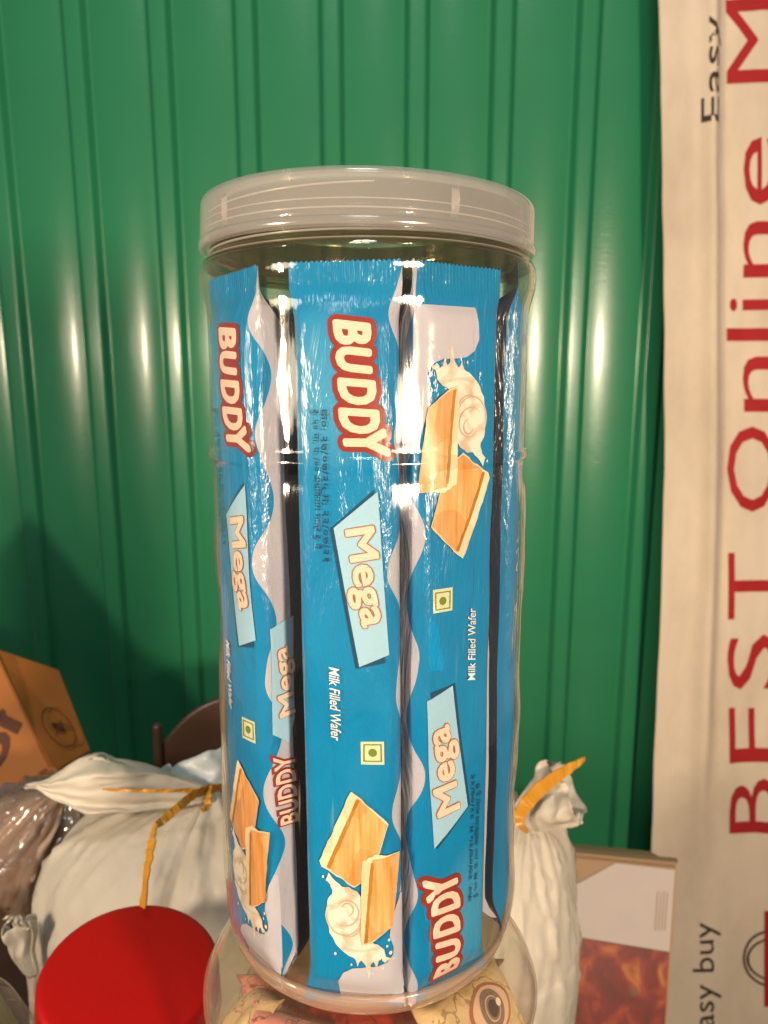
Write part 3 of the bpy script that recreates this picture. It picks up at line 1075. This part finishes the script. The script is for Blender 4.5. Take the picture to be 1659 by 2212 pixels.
def sweet(seed, loc, rot, mat, label, w=0.030, l=0.046, t=0.013, eye=None):
    root = empty('wrapped_sweet')
    tag(root, label, 'sweet', 'wrapped sweets in the lower jar')
    fn = pillow_fn(w, l, t, seed)
    nx, ny = 30, 20
    verts, faces = [], []
    for side in (1, -1):
        b = len(verts)
        for i in range(nx + 1):
            for j in range(ny + 1):
                verts.append(fn(-l / 2 + l * i / nx, -w / 2 + w * j / ny, 0, side))
        for i in range(nx):
            for j in range(ny):
                f = (b + i * (ny + 1) + j, b + (i + 1) * (ny + 1) + j, b + (i + 1) * (ny + 1) + j + 1, b + i * (ny + 1) + j + 1)
                faces.append(f if side > 0 else f[::-1])
    mesh('wrapper', verts, faces, mat, root, True)
    if eye:
        cx, cy, r = eye

        def D(name, m, pts, off):
            decal(name, pts, fan(pts), lambda u, v: fn(u, v, off), m, root, cut=0.002)
        alm = []
        for i in range(28):
            a = 2 * PI * i / 28
            alm.append((cx + r * 1.75 * math.copysign(abs(math.cos(a)) ** 1.25, math.cos(a)), cy + r * 1.22 * math.sin(a)))
        D('eye_lid_print', M['eye_lid'], alm, 0.00015)
        D('eye_rim_print', M['eye_rim'], [(cx + (x - cx) * 0.86, cy + (y - cy) * 0.90) for x, y in alm], 0.0003)
        D('eye_iris_print', M['eye_iris'], disc((cx, cy), r * 0.92, 24), 0.00045)
        D('eye_ring_print', M['eye_rim'], disc((cx, cy), r * 0.60, 24), 0.00055)
        D('eye_ring_print', M['eye_iris'], disc((cx, cy), r * 0.54, 24), 0.00065)
        D('eye_pupil_print', M['eye_dark'], disc((cx, cy), r * 0.40, 20), 0.00075)
        D('eye_glint_print', M['eye_glint'], disc((cx + r * 0.50, cy + r * 0.1), r * 0.2, 12), 0.0009)
    root.location = loc
    root.rotation_euler = rot
    return root


sweet(1, (0.0375, -0.0290, -0.0205), (R(48), R(8), R(50)), M['s_cream'], 'cream wrapped sweet printed with a large brown eye, right side of lower jar', w=0.034, l=0.048, t=0.012, eye=(0.004, 0.004, 0.0066))
sweet(2, (-0.024, -0.0400, -0.0260), (R(52), R(-8), R(-28)), M['s_pink'], 'pink wrapped sweet with dark squiggles, left front of lower jar', w=0.030, l=0.046, t=0.014)
sweet(3, (0.006, -0.0450, -0.0330), (R(62), R(4), R(4)), M['s_red'], 'red wrapped sweet under the middle of the wafer jar', w=0.028, l=0.046, t=0.014)
sweet(4, (0.026, -0.0430, -0.0390), (R(60), R(-14), R(25)), M['s_cream'], 'plain cream wrapped sweet below the one with the eye', w=0.028, l=0.042, t=0.013)
sweet(5, (-0.046, -0.0150, -0.0330), (R(40), R(-30), R(-70)), M['s_cream'], 'cream wrapped sweet standing at the left wall of the lower jar', w=0.030, l=0.044, t=0.012)
sweet(6, (0.0, -0.010, -0.0300), (R(8), R(5), R(40)), M['s_red'], 'red wrapped sweet lying flat under the jar base', w=0.034, l=0.056, t=0.016)
sweet(7, (-0.030, -0.012, -0.0360), (R(10), R(-5), R(100)), M['s_pink'], 'pink wrapped sweet lying flat at the left under the jar base', w=0.034, l=0.052, t=0.016)
sweet(8, (0.032, 0.004, -0.0360), (R(-6), R(6), R(80)), M['s_pink'], 'pink wrapped sweet lying flat at the right under the jar base', w=0.034, l=0.052, t=0.016)
sweet(9, (0.0, 0.030, -0.0330), (R(-10), R(0), R(10)), M['s_olive'], 'yellowish wrapped sweet at the back of the lower jar', w=0.034, l=0.056, t=0.016)

# ------------------------------------------------------------------ red-capped jar
RC = at(281, 2096, 0.375)
redjar = empty('red_capped_jar', RC)
redjar.rotation_euler = (R(9), R(5), 0)
tag(redjar, 'jar with a plain glossy red cap beside the lower jar', 'jar')
RR = 0.0418
P_RC = [(0.00001, 0.0), (0.02, 0.0001), (RR - 0.006, 0.0), (RR - 0.0022, -0.0004), (RR - 0.0007, -0.0016), (RR, -0.004), (RR + 0.0003, -0.012), (RR + 0.0004, -0.0205), (RR + 0.0012, -0.0212), (RR + 0.0012, -0.0240), (RR + 0.0002, -0.0246), (RR - 0.002, -0.0246), (RR - 0.0022, -0.0200), (RR - 0.0024, -0.004), (RR - 0.006, -0.0022), (0.00001, -0.0022)]
lathe('cap', catmull(P_RC, 5), 128, M['red_lid'], redjar)
P_RJ = [(RR - 0.004, -0.015), (RR - 0.004, -0.028), (RR - 0.001, -0.033), (RR + 0.001, -0.040), (RR + 0.001, TZ - RC.z + 0.018), (RR - 0.003, TZ - RC.z + 0.010), (0.00001, TZ - RC.z + 0.010)]
o = lathe('jar_wall', catmull(P_RJ, 5), 96, M['pet_lower'], redjar)
solidify(o, 0.001, 1)


# ------------------------------------------------------------------ bags
def blob(name, rings, seg, mat, parent, seed, crumple=0.006, per=6, pleats=15):
    """soft sack through rings (x, y, z, rx, ry, pleat)"""
    rs = catmull(rings, per)
    verts, faces = [], []
    for i, (x, y, z, rx, ry, pk) in enumerate(rs):
        for k in range(seg):
            a = 2 * PI * k / seg
            ca, sa = math.sin(a), -math.cos(a)
            pn = noise.noise(Vector((math.sin(a) * pleats / 4, math.cos(a) * pleats / 4, seed)))
            pn += 0.5 * math.sin(a * pleats + 4 * noise.noise(Vector((a, seed, z * 6))))
            cr = noise.noise(Vector((ca * 3 + seed, sa * 3, z * 16))) * crumple
            cr += noise.noise(Vector((ca * 8 + seed, sa * 8, z * 40 + ca * 5))) * crumple * 0.45
            # sharp creases running down and across from the tie
            c1 = 1 - abs(noise.noise(Vector((a * 3.2 + z * 9 + seed, z * 5, seed))))
            c2 = 1 - abs(noise.noise(Vector((a * 5.5 - z * 16 + seed, z * 7, seed + 5))))
            cr += crumple * (1.0 * c1 ** 16 + 0.7 * c2 ** 18)
            kk = 1 + pk * pn
            verts.append((x + ca * (rx * kk + cr), y + sa * (ry * kk + cr), z + cr * 0.5))
    n = len(rs)
    for i in range(n - 1):
        for k in range(seg):
            q = (k + 1) % seg
            faces.append((i * seg + k, (i + 1) * seg + k, (i + 1) * seg + q, i * seg + q))
    faces.append(tuple(range(seg)))
    faces.append(tuple(reversed(range((n - 1) * seg, n * seg))))
    return mesh(name, verts, faces, mat, parent, True)


def ear(name, p0, d, side, length, w0, w1, t, mat, parent, seed, pleats=7, droop=0.0, shut=0.0):
    """gathered, ruffled end of a bag that fans out beyond its tie"""
    d, side = Vector(d).normalized(), Vector(side).normalized()
    nrm = d.cross(side).normalized()
    side = nrm.cross(d)
    ns, na = 26, 90
    verts, faces = [], []
    for i in range(ns + 1):
        s = i / ns
        for k in range(na):
            a = 2 * PI * k / na
            jl = 1 + (0.05 if shut else 0.18) * noise.noise(Vector((math.cos(a) * 2.0, math.sin(a) * 2.0, seed)))
            w = w0 + (w1 - w0) * s ** 0.75
            h = t * (0.25 + s ** 0.8)
            if shut:
                cl_ = 1 - shut * ss(0.55, 1.0, s) ** 1.5
                w, h = w * cl_, h * cl_
            pl = math.sin(a * pleats + 3 * noise.noise(Vector((a, s * 2, seed)))) * (0.20 + 0.35 * s)
            if shut:
                pl *= 1 - 0.8 * ss(0.6, 1.0, s)
            cr = noise.noise(Vector((math.cos(a) * 3 + seed, math.sin(a) * 3, s * 4))) * 0.35 * s
            p = Vector(p0) + d * (length * s * jl) + side * (w * math.cos(a) * (1 + 0.18 * pl)) + nrm * (h * math.sin(a) + h * 0.7 * (pl + cr))
            p.z -= droop * s * s
            q_ = p * 42.0 + Vector((seed, seed, 0))
            p += (side * noise.noise(q_) + nrm * noise.noise(q_ + Vector((7, 3, 1))) + d * noise.noise(q_ * 0.6 + Vector((2, 9, 4)))) * (0.0065 * s)
            q_ = q_ * 2.6
            p += (side * noise.noise(q_) + nrm * noise.noise(q_ + Vector((7, 3, 1)))) * (0.0026 * s)
            verts.append(p)
    for i in range(ns):
        for k in range(na):
            q = (k + 1) % na
            faces.append((i * na + k, i * na + q, (i + 1) * na + q, (i + 1) * na + k))
    o = mesh(name, verts, faces, mat, parent, True)
    solidify(o, 0.0006)
    return o


def ribbon(name, pts, widths, normal, mat, parent, th=0.0008, twist=0.0):
    """flat tape along pts, its faces turned to normal"""
    P = catmull([tuple(p) + (w,) for p, w in zip(pts, widths)], 8)
    verts, faces = [], []
    for i, q in enumerate(P):
        p = Vector(q[:3])
        a = Vector(P[max(i - 1, 0)][:3])
        b = Vector(P[min(i + 1, len(P) - 1)][:3])
        tg = (b - a).normalized()
        n_ = Vector(normal)
        if twist:
            n_ = Matrix.Rotation(twist * i / len(P), 3, tg) @ n_
        sd = tg.cross(n_).normalized()
        n2 = sd.cross(tg).normalized()
        for s, h in ((-1, -1), (1, -1), (1, 1), (-1, 1)):
            verts.append(p + sd * (s * q[3] / 2) + n2 * (h * th / 2 + 0.0014 * noise.noise(Vector((i * 0.45, s * 0.7, 2)))))
    n = len(P)
    for i in range(n - 1):
        for k in range(4):
            m_ = (k + 1) % 4
            faces.append((i * 4 + k, i * 4 + m_, i * 4 + 4 + m_, i * 4 + 4 + k))
    faces += [(3, 2, 1, 0), ((n - 1) * 4, (n - 1) * 4 + 1, (n - 1) * 4 + 2, (n - 1) * 4 + 3)]
    return mesh(name, verts, faces, mat, parent, False)


TOWARD = -FWD

# left bag
DL = 0.50
neckL = at(446, 1712, DL)
bagL = empty('white_bag', (neckL.x - 0.03, neckL.y, TZ))
tag(bagL, 'bulging white plastic bag tied with tape, left behind the red cap', 'bag')


def rel(p, root):
    return Vector(p) - root.location


def ringsL():
    out = []
    # (centre px, py, rx in px, depth radius m, pleat)
    for px, py, rx, ry, pk in ((446, 1708, 14, 0.006, 0.25), (442, 1730, 60, 0.018, 0.16), (425, 1765, 180, 0.042, 0.07), (412, 1815, 262, 0.064, 0.035), (400, 1880, 308, 0.078, 0.018),
                               (392, 1970, 330, 0.088, 0.010), (388, 2100, 342, 0.094, 0.006), (384, 2260, 345, 0.097, 0.010), (384, 2480, 335, 0.097, 0.008)):
        p = rel(at(px, py, DL), bagL)
        # keep the front of the sack at about the same distance while it widens
        out.append((p.x, neckL.y - bagL.location.y + 0.02, p.z, rx * DL / FPX, ry, pk))
    zb = 0.004
    x, y, z, rx, ry, pk = out[-1]
    out[-1] = (x, y, zb + 0.02, rx, ry, 0.0)
    out.append((x, y, zb, rx * 0.85, ry * 0.85, 0.0))
    return out


blob('sack', ringsL(), 150, M['bag'], bagL, 2.3, 0.0034)
ear('gathered_end', rel(at(446, 1716, DL - 0.004), bagL), at(180, 1690, DL - 0.02) - neckL, UPV, 0.104, 0.005, 0.023, 0.016, M['bag'], bagL, 4.0, pleats=3, droop=0.002, shut=0.92)
ear('gathered_end', rel(at(452, 1706, DL + 0.004), bagL), at(430, 1600, DL + 0.03) - neckL, RGT, 0.021, 0.008, 0.034, 0.012, M['bag_blue'], bagL, 8.0, pleats=6, droop=0.006)
tp = [at(478, 1700, DL - 0.030), at(448, 1706, DL - 0.036), at(420, 1716, DL - 0.048), at(392, 1738, DL - 0.062), at(352, 1772, DL - 0.075), at(333, 1790, DL - 0.082), at(326, 1830, DL - 0.090),
      at(318, 1880, DL - 0.096), at(308, 1960, DL - 0.100)]
ribbon('tie_tape', [rel(p, bagL) for p in tp], [0.004, 0.006, 0.005, 0.0045, 0.0045, 0.003, 0.0062, 0.0052, 0.0052], TOWARD, M['yellow'], bagL, twist=0.8)
tp = [at(452, 1704, DL - 0.038), at(450, 1722, DL - 0.048), at(447, 1742, DL - 0.056), at(436, 1752, DL - 0.060)]
ribbon('tie_tail', [rel(p, bagL) for p in tp], [0.005, 0.0045, 0.004, 0.002], TOWARD, M['yellow'], bagL)
tp = [at(222, 1705, DL - 0.040), at(300, 1708, DL - 0.046), at(380, 1708, DL - 0.046), at(446, 1708, DL - 0.036)]
ribbon('tie_strand', [rel(p, bagL) for p in tp], [0.001, 0.0018, 0.002, 0.003], TOWARD, M['yellow'], bagL)

# right bag
DR = 0.52
neckR = at(1128, 1772, DR)
bagR = empty('white_bag', (neckR.x - 0.03, neckR.y, TZ))
tag(bagR, 'white plastic bag with a yellow tape round its neck, right of the jar', 'bag')


def ringsR():
    out = []
    for px, py, rx, ry, pk in ((1126, 1766, 22, 0.008, 0.18), (1118, 1790, 62, 0.018, 0.14), (1085, 1825, 130, 0.036, 0.07), (1055, 1880, 188, 0.054, 0.035), (1040, 1960, 220, 0.066, 0.018),
                               (1032, 2060, 232, 0.074, 0.010), (1028, 2200, 238, 0.078, 0.006), (1022, 2480, 236, 0.078, 0.008)):
        p = rel(at(px, py, DR), bagR)
        out.append((p.x, neckR.y - bagR.location.y + 0.02, p.z, rx * DR / FPX, ry, pk))
    x, y, z, rx, ry, pk = out[-1]
    out[-1] = (x, y, 0.024, rx, ry, 0.0)
    out.append((x, y, 0.004, rx * 0.85, ry * 0.85, 0.0))
    return out


blob('sack', ringsR(), 150, M['bag'], bagR, 6.7, 0.0030)
ear('gathered_end', rel(at(1128, 1770, DR), bagR), at(1225, 1712, DR - 0.008) - neckR, UPV - RGT * -0.5, 0.037, 0.009, 0.022, 0.013, M['bag'], bagR, 3.0, pleats=4)
tp = [at(1140, 1800, DR - 0.014), at(1124, 1780, DR - 0.020), at(1128, 1750, DR - 0.020), at(1165, 1706, DR - 0.020), at(1218, 1668, DR - 0.018), at(1264, 1638, DR - 0.012)]
ribbon('tie_tape', [rel(p, bagR) for p in tp], [0.002, 0.005, 0.0085, 0.0095, 0.0075, 0.0025], TOWARD, M['yellow'], bagR, twist=0.25)

# crumpled clear bag at the far left
DC = 0.60
cl = at(70, 1880, DC)
clear = empty('clear_bag', (cl.x, cl.y, at(40, 1935, DC).z))
tag(clear, 'crumpled clear plastic bag below the orange carton at the left edge', 'bag')
rg = []
for px, py, rx, ry, pk in ((150, 1690, 20, 0.010, 0.2), (110, 1730, 90, 0.03, 0.2), (60, 1790, 150, 0.05, 0.14), (40, 1850, 150, 0.055, 0.12), (30, 1900, 130, 0.05, 0.12), (40, 1935, 90, 0.04, 0.12)):
    p = rel(at(px, py, DC), clear)
    rg.append((p.x, 0.0, p.z, rx * DC / FPX, ry, pk))
blob('film', rg, 110, M['film'], clear, 11.1, 0.012)
M['clear_fill'] = plain('brown_contents', (0.40, 0.28, 0.21), rough=0.6, var=0.5, scale=30, bump=0.004, bscale=30)
rg2 = [(x, y, z - 0.006, rx * 0.8, ry * 0.7, 0.1) for x, y, z, rx, ry, pk in rg]
blob('contents', rg2, 70, M['clear_fill'], clear, 13.0, 0.012)

# dark box that carries the clear bag
bx = at(-30, 1935, 0.585)
bm = bmesh.new()
top = bx.z - 0.004
bmesh.ops.create_cube(bm, size=1.0, matrix=Matrix.Translation((-0.38, bx.y + 0.055, (top + TZ) / 2)) @ Matrix.Diagonal((0.30, 0.12, top - TZ, 1)))
bmesh.ops.bevel(bm, geom=bm.edges[:], offset=0.003, segments=2, affect='EDGES')
tag(from_bm('dark_box', bm, M['table']), 'dark brown wooden box under the clear bag at the left edge', 'box')

# little frayed bag end left of the white bag
fp = at(72, 2110, 0.46)
fray = empty('frayed_bag_end', fp)
tag(fray, 'frayed pale gathered end of a plastic bag sticking out left of the white bag', 'bag end')
ear('gathered_film', Vector((0, 0, 0)), at(36, 1992, 0.46) - fp, RGT, 0.033, 0.003, 0.0085, 0.004, M['bag'], fray, 21.0, pleats=6)
rnd = random.Random(4)
for k in range(5):
    a0 = at(34 + 7 * k, 2006, 0.455) - fp
    a1 = at(24 + 6 * k - rnd.uniform(0, 8), 1985 + rnd.uniform(-6, 6), 0.452) - fp
    a2 = at(10 + 8 * k - rnd.uniform(0, 10), 1992 + rnd.uniform(-8, 10), 0.450) - fp
    ribbon('shred', [a0, a1, a2], [0.0022, 0.0020, 0.0006], TOWARD, M['bag'], fray)

# olive jar at the lower left corner
og = at(-52, 2262, 0.42)
olive = empty('olive_tub', (og.x, og.y, og.z))
olive.rotation_euler = (R(10), R(-18), 0)
tag(olive, 'dark olive tub in a clear shell cut off by the lower left corner', 'tub')
lathe('tub_wall', catmull([(0.020, TZ - og.z + 0.014), (0.021, -0.06), (0.0212, 0.0), (0.0205, 0.018), (0.016, 0.029), (0.008, 0.033), (0.00001, 0.0335)], 5), 64, M['jar_green'], olive)
lathe('clear_shell', catmull([(0.0285, TZ - og.z + 0.01), (0.0285, -0.04), (0.0280, 0.0), (0.0262, 0.020), (0.0190, 0.034), (0.0090, 0.038), (0.00001, 0.0385)], 5), 64, M['pet_lower'], olive)

# ------------------------------------------------------------------ orange carton at the left, one flap raised
cc = at(112, 1672, 0.70)
carton = empty('orange_carton', cc)
tag(carton, 'orange printed cardboard carton tipped at the left edge', 'carton')


def slab(name, quad, th, mat, parent, nsub=1):
    """board with four given corners and a thickness away from the viewer"""
    q = [Vector(p) for p in quad]
    n = (q[1] - q[0]).cross(q[3] - q[0]).normalized()
    if n.dot(TOWARD) > 0:
        n = -n
    v = q + [p + n * th for p in q]
    f = [(0, 1, 2, 3), (7, 6, 5, 4), (0, 4, 5, 1), (1, 5, 6, 2), (2, 6, 7, 3), (3, 7, 4, 0)]
    bm = bmesh.new()
    bv = [bm.verts.new(p) for p in v]
    for ff in f:
        bm.faces.new([bv[i] for i in ff])
    bmesh.ops.recalc_face_normals(bm, faces=bm.faces[:])
    bmesh.ops.bevel(bm, geom=bm.edges[:], offset=min(0.0012, th * 0.3), segments=2, affect='EDGES')
    return from_bm(name, bm, mat, parent)


def on_quad(quad):
    """map measuring-view pixels onto the plane of a board"""
    q = [Vector(p) for p in quad]
    n = (q[1] - q[0]).cross(q[3] - q[0]).normalized()
    if n.dot(TOWARD) < 0:
        n = -n
    return lambda root, off: (lambda px, py: on_plane(px, py, q[0] + n * off, n) - root.location)


A = at(-150, 1112, 0.775)
B = at(115, 1671, 0.690)
Cc = at(-150, 1925, 0.640)
face1 = [A, B, Cc, A + (Cc - B)]
slab('front_panel', [p - cc for p in face1], 0.03, M['cardboard'], carton)
F2 = [at(-30, 1392, 0.742), at(128, 1446, 0.775), at(197, 1622, 0.735), at(117, 1668, 0.688)]
slab('flap', [p - cc for p in F2], 0.004, M['cardboard'], carton)
oq = on_quad(face1)(carton, 0.0015)
vs, fs = text_on('oi', (-12, -1676), (46, -1560), 66, 0.03)
decal('carton_lettering', vs, fs, lambda u, v: oq(u, -v), M['carton_ink'], carton)
vs, fs = text_on('C', (-40, -1596), (14, -1540), 52, 0.03)
decal('carton_lettering', vs, fs, lambda u, v: oq(u, -v), M['carton_ink'], carton)
oq2 = on_quad(F2)(carton, 0.0012)


def ell_ring(cx, cy, ax, ay, rot, w, n=40):
    v, f = [], []
    for i in range(n):
        a = 2 * PI * i / n
        for k in (1.0, 1.0 - w):
            x, y = ax * k * math.cos(a), ay * k * math.sin(a)
            v.append((cx + x * math.cos(rot) - y * math.sin(rot), cy + x * math.sin(rot) + y * math.cos(rot)))
    for i in range(n):
        j = (i + 1) % n
        f.append((2 * i, 2 * j, 2 * j + 1, 2 * i + 1))
    return v, f


vs, fs = ell_ring(127, 1571, 51, 27, R(52), 0.075)
decal('stamp_ring', vs, fs, lambda u, v: oq2(u, v), M['carton_ink'], carton)
star = []
for i in range(16):
    a = 2 * PI * i / 16 + 0.4
    r_ = 24 if i % 4 == 0 else (10 if i % 2 == 0 else 6)
    star.append((127 + r_ * math.cos(a) * 0.8, 1571 + r_ * math.sin(a)))
decal('stamp_star', star, fan(star), lambda u, v: oq2(u, v), M['carton_ink'], carton)

# ------------------------------------------------------------------ brown chair back
ch0 = at(578, 1640, 0.80)
chair = empty('brown_chair', (ch0.x, ch0.y, FZ))
tag(chair, 'dark brown plastic chair back showing above the white bag', 'chair')


def chair_back():
    """rounded, curved plastic back"""
    verts, faces = [], []
    nx, nz = 40, 20
    hw, top, bot = 0.104, at(560, 1487, 0.80).z - FZ, 0.25
    for i in range(nx + 1):
        s = -1 + 2 * i / nx
        x = hw * s
        zt = top - 0.050 * (abs(s) ** 3.2)
        for j in range(nz + 1):
            t = j / nz
            z = bot + (zt - bot) * t
            y = 0.010 * s * s * -1 + 0.012 * (1 - t)
            verts.append((x, y, z))
    for i in range(nx):
        for j in range(nz):
            a = i * (nz + 1) + j
            faces.append((a, a + nz + 1, a + nz + 2, a + 1))
    o = mesh('backrest', verts, faces, M['chair'], chair, True)
    solidify(o, 0.006, 1)
    m = o.modifiers.new('round', 'BEVEL')
    m.width = 0.004
    m.segments = 3
    m.limit_method = 'ANGLE'
    m.angle_limit = R(50)
    return o


chair_back()
pp = at(339, 1562, 0.775)
pz = pp.z - FZ
o = lathe('post', [(0.00001, pz), (0.0028, pz - 0.0006), (0.0042, pz - 0.003), (0.0044, pz - 0.008), (0.0044, 0.03), (0.0044, 0.0)], 24, M['chair'], chair)
o.location = (pp.x - chair.location.x, pp.y - chair.location.y, 0)

# ------------------------------------------------------------------ banner with lettering
BLEAN = R(1.5)
BAN_P = Vector((0, CAM.y + 0.905, CAM.z))
BAN_N = Vector((0, -math.cos(BLEAN), -math.sin(BLEAN)))


def ban_edge(py):
    pts = [(-200, 1418), (0, 1422), (300, 1428), (700, 1434), (1000, 1436), (1400, 1424), (1850, 1407), (2450, 1385)]
    for (y0, x0), (y1, x1) in zip(pts, pts[1:]):
        if py <= y1:
            return x0 + (x1 - x0) * (py - y0) / (y1 - y0)
    return pts[-1][1]


def ban(px, py, off=0.0):
    p = on_plane(px, py, BAN_P, BAN_N)
    c = 1538 - 26 * ss(900, 1900, py)                 # long soft fold beside the lettering
    k = 1 - ss(1300, 2100, py)
    x = px - c
    f = 0.014 * k * math.exp(-(x / 22) ** 2) - 0.012 * k * ss(-10, 30, x) * math.exp(-max(x, 0) / 160)
    f += 0.004 * math.sin((px - 1420) * 0.035 + py * 0.002) * (0.5 + 0.5 * noise.noise(Vector((px * 0.004, py * 0.0016, 3))))
    f += 0.0045 * noise.noise(Vector((px * 0.009, py * 0.0028, 1.0)))
    f += 0.0016 * noise.noise(Vector((px * 0.03, py * 0.008, 7.0)))
    return p + BAN_N * (f + off)


def build_banner():
    verts, faces, nx, ny = [], [], 70, 110
    for j in range(ny + 1):
        py = -180 + (2440 + 180) * j / ny
        e = ban_edge(py) + 1.5 * noise.noise(Vector((0, py * 0.01, 0)))
        for i in range(nx + 1):
            verts.append(ban(e + (1860 - e) * i / nx, py))
    for j in range(ny):
        for i in range(nx):
            a = j * (nx + 1) + i
            faces.append((a, a + nx + 1, a + nx + 2, a + 1))
    root = empty('cloth_banner', ban(1640, 2430))
    for i, v in enumerate(verts):
        verts[i] = v - root.location
    o = mesh('cloth', verts, faces, M['cloth'], root, True)
    solidify(o, 0.0012, -1)
    tag(root, 'beige cloth banner with red and black lettering hung at the right', 'banner')

    def put(s, y0, y1, xtop, xbase, mat, off=0.0, layer=0.0009, name='lettering'):
        # reads upwards: baseline on the right at xbase, from y0 (start, low) to y1
        vs, fs = text_on(s, (xbase, -y0), (xbase, -y1), abs(xbase - xtop), off)
        decal(name, vs, fs, lambda u, v: ban(u, -v, layer) - root.location, mat, root, cut=14.0, uvscale=0.001)
    for chs, y0, y1 in (('B', 1802, 1685), ('E', 1650, 1529), ('S', 1493, 1374), ('T', 1341, 1196), ('O', 1107, 922), ('n', 890, 770), ('l', 736, 708), ('i', 671, 643), ('n', 598, 476), ('e', 440, 293), ('M', 175, -10), ('a', -40, -150)):
        put(chs, y0, y1, 1570, 1682, M['ban_red'])
    put('Easy', 267, 42, 1510, 1549, M['ban_black'], 0.0)
    put('Easy buy', 2252, 1990, 1492, 1541, M['ban_black'], 0.0)
    for cx, cy, rx, ry in ((1672, 2070, 68, 62), (1690, 2072, 78, 50)):
        vs, fs = ell_ring(cx, cy, rx, ry, 0, 0.075)
        decal('ring_emblem', vs, fs, lambda u, v: ban(u, v, 0.0010) - root.location, M['ban_black'], root)
    q = [(1652, 1968), (1678, 1968), (1678, 2172), (1650, 2172)]
    decal('emblem_bar', q, fan(q), lambda u, v: ban(u, v, 0.0015) - root.location, M['ban_red'], root, cut=14.0, uvscale=0.001)
    # second line of red lettering, its tip just inside the frame
    return root


build_banner()

# ------------------------------------------------------------------ printed carton at the right
BX = [at(1200, 1846, 0.74), at(1463, 1872, 0.74), at(1440, 2330, 0.70), at(1180, 2330, 0.70)]
kb = (FZ + 0.004 - BX[0].z) / (BX[3].z - BX[0].z)
dn = (BX[3] - BX[0]) * kb
BX[3] = BX[0] + dn
BX[2] = BX[1] + dn + RGT * -0.035
bxr = empty('printed_carton', (BX[0] + BX[2]) / 2)
tag(bxr, 'brown carton with a blank white label above a red food picture, beside the right bag', 'carton')
slab('carton_board', [p - bxr.location for p in BX], 0.07, M['kraft'], bxr)
LT = [at(1190, 1833, 0.752), at(1464, 1860, 0.752), at(1463, 1871, 0.737), at(1198, 1845, 0.737)]
slab('top_flap', [p - bxr.location for p in LT], 0.003, M['kraft'], bxr)
bq = on_quad(BX)
q = [(1325, 1865), (1459, 1880), (1446, 2056), (1302, 2034), (1240, 2022), (1243, 1905), (1320, 1905)]
q = [(1330, 1864), (1458, 1879), (1446, 2056), (1240, 2022), (1246, 1910)]
bq1 = bq(bxr, 0.0014)
decal('white_label', q, fan(q), lambda u, v: bq1(u, v), M['label'], bxr)
M['label_ink'] = plain('label_faint_ink', (0.36, 0.24, 0.15), rough=0.7)
for k in range(4):
    x = 1420 + k * 7
    q = [(x, 1925 + 5 * (k % 2)), (x + 2, 1925), (x - 4, 2012), (x - 6, 2008)]
    bq2 = bq(bxr, 0.0018)
    decal('label_line', q, fan(q), lambda u, v: bq2(u, v), M['label_ink'], bxr)


def food_material():
    m, nt, out = nm('carton_food_picture')
    tc = N(nt, 'ShaderNodeTexCoord')
    no = N(nt, 'ShaderNodeTexNoise', i_Scale=42.0, i_Detail=5.0, i_Distortion=0.8)
    L(nt, tc.outputs['Object'], no.inputs['Vector'])
    rp = N(nt, 'ShaderNodeValToRGB')
    e = rp.color_ramp.elements
    e[0].position, e[0].color = 0.30, (0.13, 0.012, 0.006, 1)
    e[1].position, e[1].color = 0.78, (0.60, 0.33, 0.06, 1)
    for ps, c_ in ((0.48, (0.20, 0.016, 0.008, 1)), (0.60, (0.33, 0.045, 0.010, 1)), (0.68, (0.46, 0.14, 0.02, 1))):
        x = rp.color_ramp.elements.new(ps)
        x.color = c_
    L(nt, no.outputs[0], rp.inputs[0])
    n2 = N(nt, 'ShaderNodeTexNoise', i_Scale=26.0, i_Detail=3.0)
    mp = N(nt, 'ShaderNodeMapping')
    mp.inputs['Location'].default_value = (3, 1, 2)
    L(nt, tc.outputs['Object'], mp.inputs['Vector'])
    L(nt, mp.outputs[0], n2.inputs['Vector'])
    g = math_node(nt, 'GREATER_THAN', n2.outputs[0], 0.62)
    c = mixc(nt, g, rp.outputs[0], (0.10, 0.10, 0.03))
    p = N(nt, 'ShaderNodeBsdfPrincipled', i_Roughness=0.45)
    L(nt, c, p.inputs['Base Color'])
    L(nt, p.outputs[0], out.inputs[0])
    return m


M['food'] = food_material()
q = [(1238, 2024), (1446, 2058), (1430, 2320), (1215, 2320)]
decal('food_picture', q, fan(q), lambda u, v: bq1(u, v), M['food'], bxr)

for o in list(scene.objects):
    if o.type == 'MESH' and o.parent is None and 'kind' not in o and 'label' not in o:
        print('untagged', o.name)
